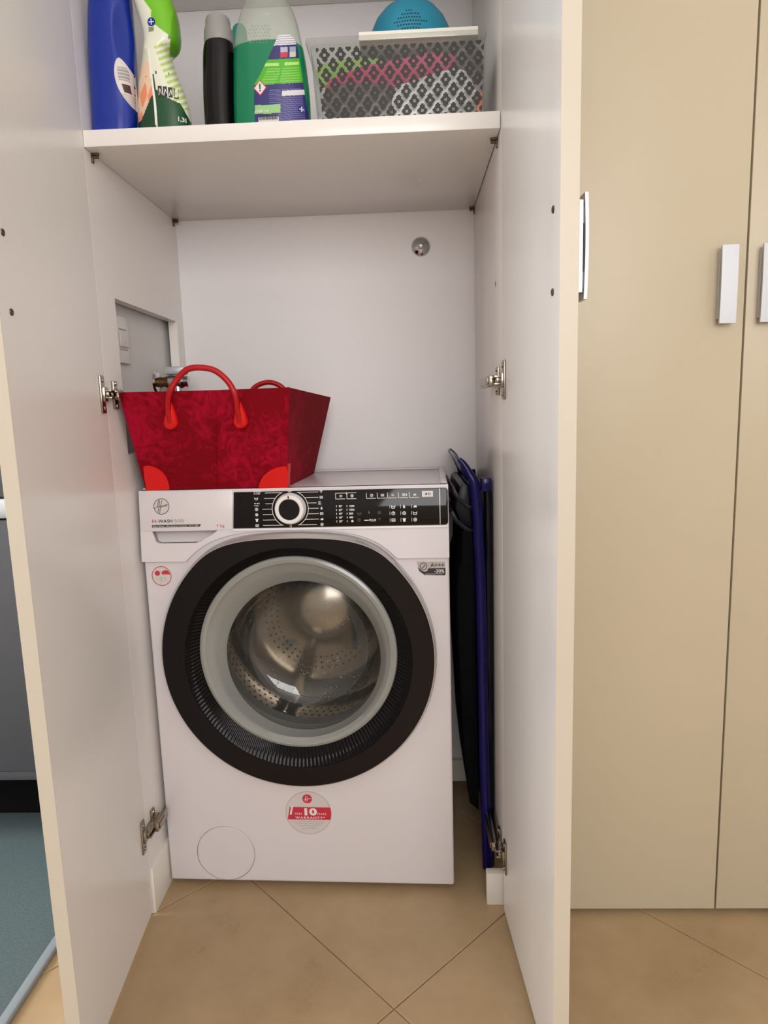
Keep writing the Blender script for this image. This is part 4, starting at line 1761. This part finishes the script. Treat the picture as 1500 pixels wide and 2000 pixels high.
# teal bottle half hidden behind
b = bmesh.new()
q = at(461, 50, 0.12)
lathe(b, [(0, 0), (0.0125, 0), (0.014, 0.004), (0.014, q.z - SZ - 0.012), (0.0115, q.z - SZ - 0.004), (0.008, q.z - SZ), (0, q.z - SZ)], 36, Matrix.Translation((q.x + 0.006, 0.12, SZ)))
tag(link('teal_bottle', b, 'teal_bottle'), 'teal bottle hidden behind the black and the clear green one', 'bottle')

# 4 clear bottle with green liquid
yb4 = -0.015
L = Loft(lev([(240, 459, 606), (200, 458, 605), (150, 458, 600), (110, 458, 594), (70, 462, 586), (40, 469, 578), (20, 477, 569), (0, 488, 557), (-20, 499, 546)], yb4, 0.036), yb4, 2.5)
L.lv = [(SZ, L.lv[0][1], L.lv[0][2], 0.036)] + L.lv[1:-1] + [(L.lv[-1][0], L.lv[-1][1], L.lv[-1][2], 0.024)]
b4 = empty('detergent_bottle', ((L.lv[0][1] + L.lv[0][2]) / 2, yb4, SZ), 'large clear bottle of green liquid with a purple label', 'bottle')
part('body', L.build(nz=70, n=96), 'clear', b4, 60)
zl = at(0 + 500, 98, yb4).z
part('liquid', L.build(SZ + 0.002, zl, 40, 72, inset=-0.0004), 'liquid', b4, 60)
zt4 = L.lv[-1][0]
b = bmesh.new()
cx4 = (L.lv[-1][1] + L.lv[-1][2]) / 2
lathe(b, [(0.0225, -0.0015), (0.0205, 0.0), (0.0185, 0.02), (0.022, 0.021), (0.022, 0.05), (0.018, 0.056), (0, 0.056)], 40, Matrix.Translation((cx4, yb4, zt4)))
part('cap', b, 'white_plastic', b4)
# dimpled grip
b = bmesh.new()
for r_ in range(6):
    for c_ in range(7):
        u, v = 487 + c_ * 6.4 + (r_ % 2) * 3.2, 54 + r_ * 6.5
        if (u - 508) ** 2 / 27 ** 2 + (v - 70) ** 2 / 22 ** 2 > 1:
            continue
        q = at(u, v, yb4 - 0.03)
        t_ = bmesh.new()
        bmesh.ops.create_icosphere(t_, subdivisions=1, radius=0.0019)
        join(b, t_, Matrix.Translation((q.x, L.front(q.x, q.z) + 0.0006, q.z)))
part('grip_dimples', b, 'clear', b4, 180)['kind'] = 'stuff'
off4 = b4.location.copy()
yl = yb4 - 0.033


def lab4(z):
    v_t = [(66, 553, 566), (72, 543, 573), (88, 537, 579), (118, 524, 584), (150, 508, 589), (166, 498, 591), (200, 497, 596), (239, 499, 602)]
    pts_ = [(at(a, v, yl).z, at(a, v, yl).x, at(c_, v, yl).x) for v, a, c_ in v_t]
    for i in range(len(pts_) - 1):
        if pts_[i][0] >= z >= pts_[i + 1][0]:
            t = (pts_[i][0] - z) / (pts_[i][0] - pts_[i + 1][0])
            return pts_[i][1] + (pts_[i + 1][1] - pts_[i][1]) * t, pts_[i][2] + (pts_[i + 1][2] - pts_[i][2]) * t
    return pts_[0][1:] if z > pts_[0][0] else pts_[-1][1:]


def col4(s, z, x):
    q = Vector((x, L.front(x, z), z))
    u, v = photo_uv(q)
    v -= (570 - u) * 0.05
    if v < 88:
        return (224, 222, 226) if int(v / 2.2) % 2 else (170, 166, 186)
    if v < 115:
        if 548 < u < 562 and 92 < v < 112:
            return (176, 176, 200) if v < 102 else (196, 40, 60)
        if 566 < u < 578 and 92 < v < 112:
            return (150, 160, 190) if v < 102 else (200, 196, 180)
        return (40, 32, 104)
    if v < 163:
        if 122 < v < 128 and (515 < u < 545 or 556 < u < 584):
            return (180, 220, 120)
        if v > 132 and int(v / 2.5) % 2 and s > 0.12 and s < 0.95 and not 0.47 < s < 0.52:
            return (128, 196, 76)
        return (76, 172, 30)
    if 498 < u < 548 and 203 < v < 220:
        return (146, 196, 128)
    if 551 < u < 596 and 177 < v < 187:
        return (214, 210, 212)
    if 505 < u < 545 and v > 226:
        return (206, 204, 208)
    if u > 526 and v > 172 and int(v / 2.0) % 2 and s < 0.95:
        return (98, 94, 150)
    return (44, 38, 108)


zz0, zz1 = at(560, 238.5, yl).z, at(560, 66, yl).z
zz0 = max(zz0, SZ + 0.0015)
part('label', L.label(lab4, zz0, zz1, 150, 90, 0.0014, col4), 'p_label', b4)
fr4 = lambda x, z: L.front(x + off4.x, z + off4.z) - off4.y


def loc4(u, v):
    q = at(u, v, yl)
    return q.x - off4.x, q.z - off4.z


bo4 = [o for o in b4.children if o.name.startswith('label')][0]
p = Print(fr4, 0.0017)
x_, z_ = loc4(509, 174)
p.poly([(x_, z_ - .0125), (x_ + .0115, z_), (x_, z_ + .0125), (x_ - .0115, z_)])
p.done('lettering', 'ink_red', bo4)
p = Print(fr4, 0.0020)
p.poly([(x_, z_ - .0105), (x_ + .0096, z_), (x_, z_ + .0105), (x_ - .0096, z_)])
u_, w_ = loc4(588, 210)
p.text('1500 ml', loc4(499, 222)[0], loc4(499, 222)[1], 0.0056, 0.03, width=0.022)
p.done('lettering', 'ink_white', bo4)
p = Print(fr4, 0.0023)
p.rect(x_ - .0011, z_ - .0022, x_ + .0011, z_ + .0062)
p.disc(x_, z_ - .0046, .0013, 10)
rb = random.Random(11)
xx = loc4(507, 236)[0]
while xx < loc4(543, 236)[0]:
    w__ = rb.choice((.0005, .0008, .0011))
    p.rect(xx, loc4(507, 238)[1] + 0.001, xx + w__, loc4(507, 227)[1])
    xx += w__ + rb.choice((.0005, .0009))
p.done('lettering', 'ink_black', bo4)
p = Print(fr4, 0.0017)
p.disc(u_, w_, 0.0062, 24)
p.done('emblem', 'blue_bottle', bo4)
p = Print(fr4, 0.0020)
p.rect(u_ - 0.004, w_ - 0.0007, u_ + 0.004, w_ + 0.0007)
p.rect(u_ - 0.0007, w_ - 0.004, u_ + 0.0007, w_ + 0.004)
p.done('emblem', 'ink_white', bo4)

# 5 clear storage box with stepped black diamond print
YX = -0.042
bx = empty('storage_box', (0.14, 0.10, SZ), 'clear plastic storage box printed with black stepped diamonds on the shelf', 'box')
q0, q1 = at(619, 232, YX), at(946, 216, YX)
X0, X1 = q0.x, q1.x
w0, w1 = at(604, 88, YX), at(951, 74, YX)
ZL = (w0.z + w1.z) / 2
DY = 0.26


def bx_pt(s, t, d):
    """front face: s across, t up"""
    xa = X0 + (w0.x - X0) * t
    xb = X1 + (w1.x - X1) * t
    return Vector((xa + (xb - xa) * s, YX + 0.006 * (1 - t) + d, SZ + 0.001 + (ZL - SZ) * t))


b = bmesh.new()
rg = []
for t in (0, 0.02, 1.0):
    e_ = 0.004 if t == 0 else 0
    xa, xb = X0 + (w0.x - X0) * t + e_, X1 + (w1.x - X1) * t - e_
    ya, yb_ = YX + 0.006 * (1 - t) + e_, YX + DY - 0.006 * (1 - t) - e_
    z = SZ + 0.001 + (ZL - SZ) * t
    rc = 0.012
    ring = []
    for cx, cy, a0 in ((xb - rc, ya + rc, -90), (xb - rc, yb_ - rc, 0), (xa + rc, yb_ - rc, 90), (xa + rc, ya + rc, 180)):
        for k in range(7):
            a = math.radians(a0 + 15 * k)
            ring.append((cx + rc * math.cos(a), cy + rc * math.sin(a), z))
    rg.append(ring)
loft_rings(b, rg)
b.faces.ensure_lookup_table()
part('container', b, 'clear_box', bx)
# floor pan of the box
part('base', B((X0 + 0.005, YX + 0.012, SZ + 0.0004), (X1 - 0.005, YX + DY - 0.012, SZ + 0.0012)), 'clear_box', bx, 0)
# lid
b = bmesh.new()
l0 = at(596, 78, YX - 0.006)
l1 = at(958, 64, YX - 0.006)
box(b, (l0.x, YX - 0.008, ZL - 0.002), (l1.x - 0.006, YX + DY + 0.006, ZL + 0.0095), 0.004, 3)
part('lid', b, 'clear_box', bx)
# print
b = bmesh.new()
ncol = 10
px_n, pz_n = 12, 14
nx_, nz_ = ncol * px_n + 4, int(3.9 * pz_n)
for j in range(nz_):
    for i in range(nx_):
        for half in (0, 1):
            ii, jj = (i + half * px_n // 2) % px_n, (j + half * pz_n // 2) % pz_n
            dx_, dz_ = abs(ii - 5.5), abs(jj - 6.5) * 0.82
            d_ = dx_ + dz_
            if half == 0:
                ok = 1.4 < d_ < 4.4
            else:
                ok = ok or (1.4 < d_ < 4.4)
        if not ok:
            continue
        s0, s1 = 0.035 + 0.95 * i / nx_, 0.035 + 0.95 * (i + 1) / nx_
        t0, t1 = 0.03 + 0.93 * j / nz_, 0.03 + 0.93 * (j + 1) / nz_
        vs = [b.verts.new(bx_pt(s, t, -0.0004)) for s, t in ((s0, t0), (s1, t0), (s1, t1), (s0, t1))]
        b.faces.new(vs)
bmesh.ops.remove_doubles(b, verts=b.verts[:], dist=1e-5)
po = part('pattern_print', b, 'ikat', bx, 0)
po['kind'] = 'stuff'


def pouch(name, label, u0, v0, u1, v1, y, tilt, m, th=0.020, grp=None):
    """crumpled plastic bag inside the box"""
    a, c_ = at(u0, v0, y), at(u1, v1, y)
    ctr = (a + c_) / 2
    w_, h_ = abs(c_.x - a.x) / 2, abs(a.z - c_.z) / 2
    b_ = bmesh.new()
    bmesh.ops.create_uvsphere(b_, u_segments=28, v_segments=16, radius=1)
    rn = random.Random(name + label)
    ph = [rn.uniform(0, 6) for _ in range(6)]
    for v in b_.verts:
        x_, y_, z_ = v.co
        e_ = 0.5
        f_ = lambda t: math.copysign(abs(t) ** e_, t)
        r_ = 1 + 0.04 * math.sin(5 * x_ + ph[0]) * math.sin(7 * z_ + ph[1]) + 0.025 * math.sin(13 * x_ + ph[2] + 9 * z_)
        v.co = (f_(x_) * w_ * r_ * .86, y_ * th / 2 * r_, f_(z_) * h_ * r_ * .86)
    b_.transform(Matrix.Rotation(math.radians(tilt), 4, 'Y'))
    mz = min(v.co.z for v in b_.verts)
    if ctr.z + mz < SZ + 0.003:
        ctr.z = SZ + 0.003 - mz
    ctr.z = min(ctr.z, ZL - 0.004 - max(v.co.z for v in b_.verts))
    o_ = link(name, b_, m, None, 60, ctr)
    return tag(o_, label, 'bag')


pouch('plastic_bag', 'black crumpled bag in the lower left of the patterned box', 618, 162, 796, 234, -0.022, 3, 'pk_dark', 0.012)
pouch('plastic_bag', 'silver grey bag in the lower right of the patterned box', 736, 146, 944, 230, -0.022, -13, 'pk_silver', 0.012)
pouch('plastic_bag', 'magenta bag lying slantwise across the patterned box', 612, 106, 918, 186, -0.011, -9, 'pk_magenta', 0.007)
pouch('plastic_bag', 'pale green bag at the upper left of the patterned box', 606, 84, 762, 140, -0.003, -3, 'pk_green', 0.007)
pouch('plastic_bag', 'yellow bag at the upper middle of the patterned box', 750, 84, 890, 118, -0.003, -4, 'pk_yellow', 0.007)
pouch('plastic_bag', 'dark grey bag at the upper right of the patterned box', 886, 84, 948, 164, -0.020, 0, 'pk_dark', 0.010)
pouch('plastic_packet', 'small orange packet at the right end of the patterned box', 929, 176, 943, 226, -0.030, 3, 'pk_orange', 0.006)

# white board on the lid, teal colander upside down on it
zlid = ZL + 0.0095
ba, bc = at(700, 62, -0.03), at(934, 46, -0.03)
b = bmesh.new()
box(b, (ba.x, -0.030, zlid + 0.0005), (bc.x, 0.175, zlid + 0.0145), 0.0015)
tag(link('white_board', b, 'board'), 'white board lying on the lid of the patterned box', 'board')
zb_ = zlid + 0.0148
YD = 0.075
dl, dr_ = at(719, 58, YD), at(884, 46, YD)
rad = (dr_.x - dl.x) / 2
cxd = (dr_.x + dl.x) / 2
bowl = empty('colander', (cxd, YD, zb_), 'teal colander turned upside down on the white board', 'colander')
b = bmesh.new()
prof = [(rad, 0.0), (rad * 1.012, 0.004), (rad * 1.005, 0.012), (rad * 0.985, 0.026), (rad * 0.93, 0.044), (rad * 0.82, 0.062), (rad * 0.64, 0.078), (rad * 0.40, 0.087), (rad * 0.38, 0.094), (rad * 0.34, 0.094), (rad * 0.33, 0.088), (0, 0.090)]
lathe(b, prof, 64, Matrix.Translation((cxd, YD, zb_)))
part('shell', b, 'teal', bowl, 60)
b = bmesh.new()
for r_ in range(7):
    for c_ in range(13):
        a = math.radians(-104 + c_ * 3.6 + (r_ % 2) * 1.8 - 10)
        z = 0.010 + r_ * 0.0062
        if abs(c_ - 6) + abs(r_ - 3) * 1.6 > 6.5:
            continue
        for (ra, za_), (rb_, zb3) in zip(prof, prof[1:]):
            if za_ <= z <= zb3:
                r0 = ra + (rb_ - ra) * (z - za_) / (zb3 - za_)
                n_ = Vector((math.cos(a) * (zb3 - za_), math.sin(a) * (zb3 - za_), (ra - rb_))).normalized()
                lathe(b, [(0.0016, 0.0), (0.0013, 0.0003), (0, 0.0003)], 8, along(Vector((cxd + r0 * math.cos(a), YD + r0 * math.sin(a), zb_ + z)), n_))
                break
part('drain_holes', b, 'hole', bowl, 0)['kind'] = 'stuff'

# ------------------------------------------------------------------ left: grey drawer unit and rug beyond the open door
un = empty('drawer_unit', (-1.05, 0.30, 0), 'grey drawer unit with a metal grip rail, left behind the open door', 'cabinet')
ux0, ux1 = -1.75, -0.60
part('plinth', B((ux0 + 0.01, 0.26, 0.012), (ux1 - 0.01, 0.43, 0.16)), 'plinth_shade', un, 0)  # near-black colour paints in the shade beneath the unit
part('carcass', B((ux0, 0.17, 0.16), (ux1, 0.44, 1.0), 0.001), 'unit', un)
part('drawer', B((ux0 + 0.002, 0.150, 0.186), (ux1 - 0.002, 0.169, 0.776), 0.002), 'unit', un)
part('base_rail', B((ux0 + 0.002, 0.153, 0.163), (ux1 - 0.002, 0.169, 0.1845), 0.001), 'unit', un)
part('drawer', B((ux0 + 0.002, 0.150, 0.827), (ux1 - 0.002, 0.169, 0.985), 0.002), 'unit', un)
b = bmesh.new()
prism(b, [(0.146, 0.781), (0.144, 0.790), (0.146, 0.812), (0.152, 0.8225), (0.169, 0.8225), (0.169, 0.781)], ux0 + 0.002, ux1 - 0.002, 'x', 0.001)
part('grip_rail', b, 'steel', un)

rug = empty('rug', (-1.2, -0.4, 0), 'teal grey flat rug with a pale bound edge, left of the cupboard', 'rug')
part('pile', B((-1.90, -1.30, 0.0), (-0.556, 0.42, 0.011), 0.003), 'rug', rug)
part('binding', B((-0.560, -1.30, 0.0), (-0.541, 0.42, 0.0125), 0.004, 3), 'binding', rug)
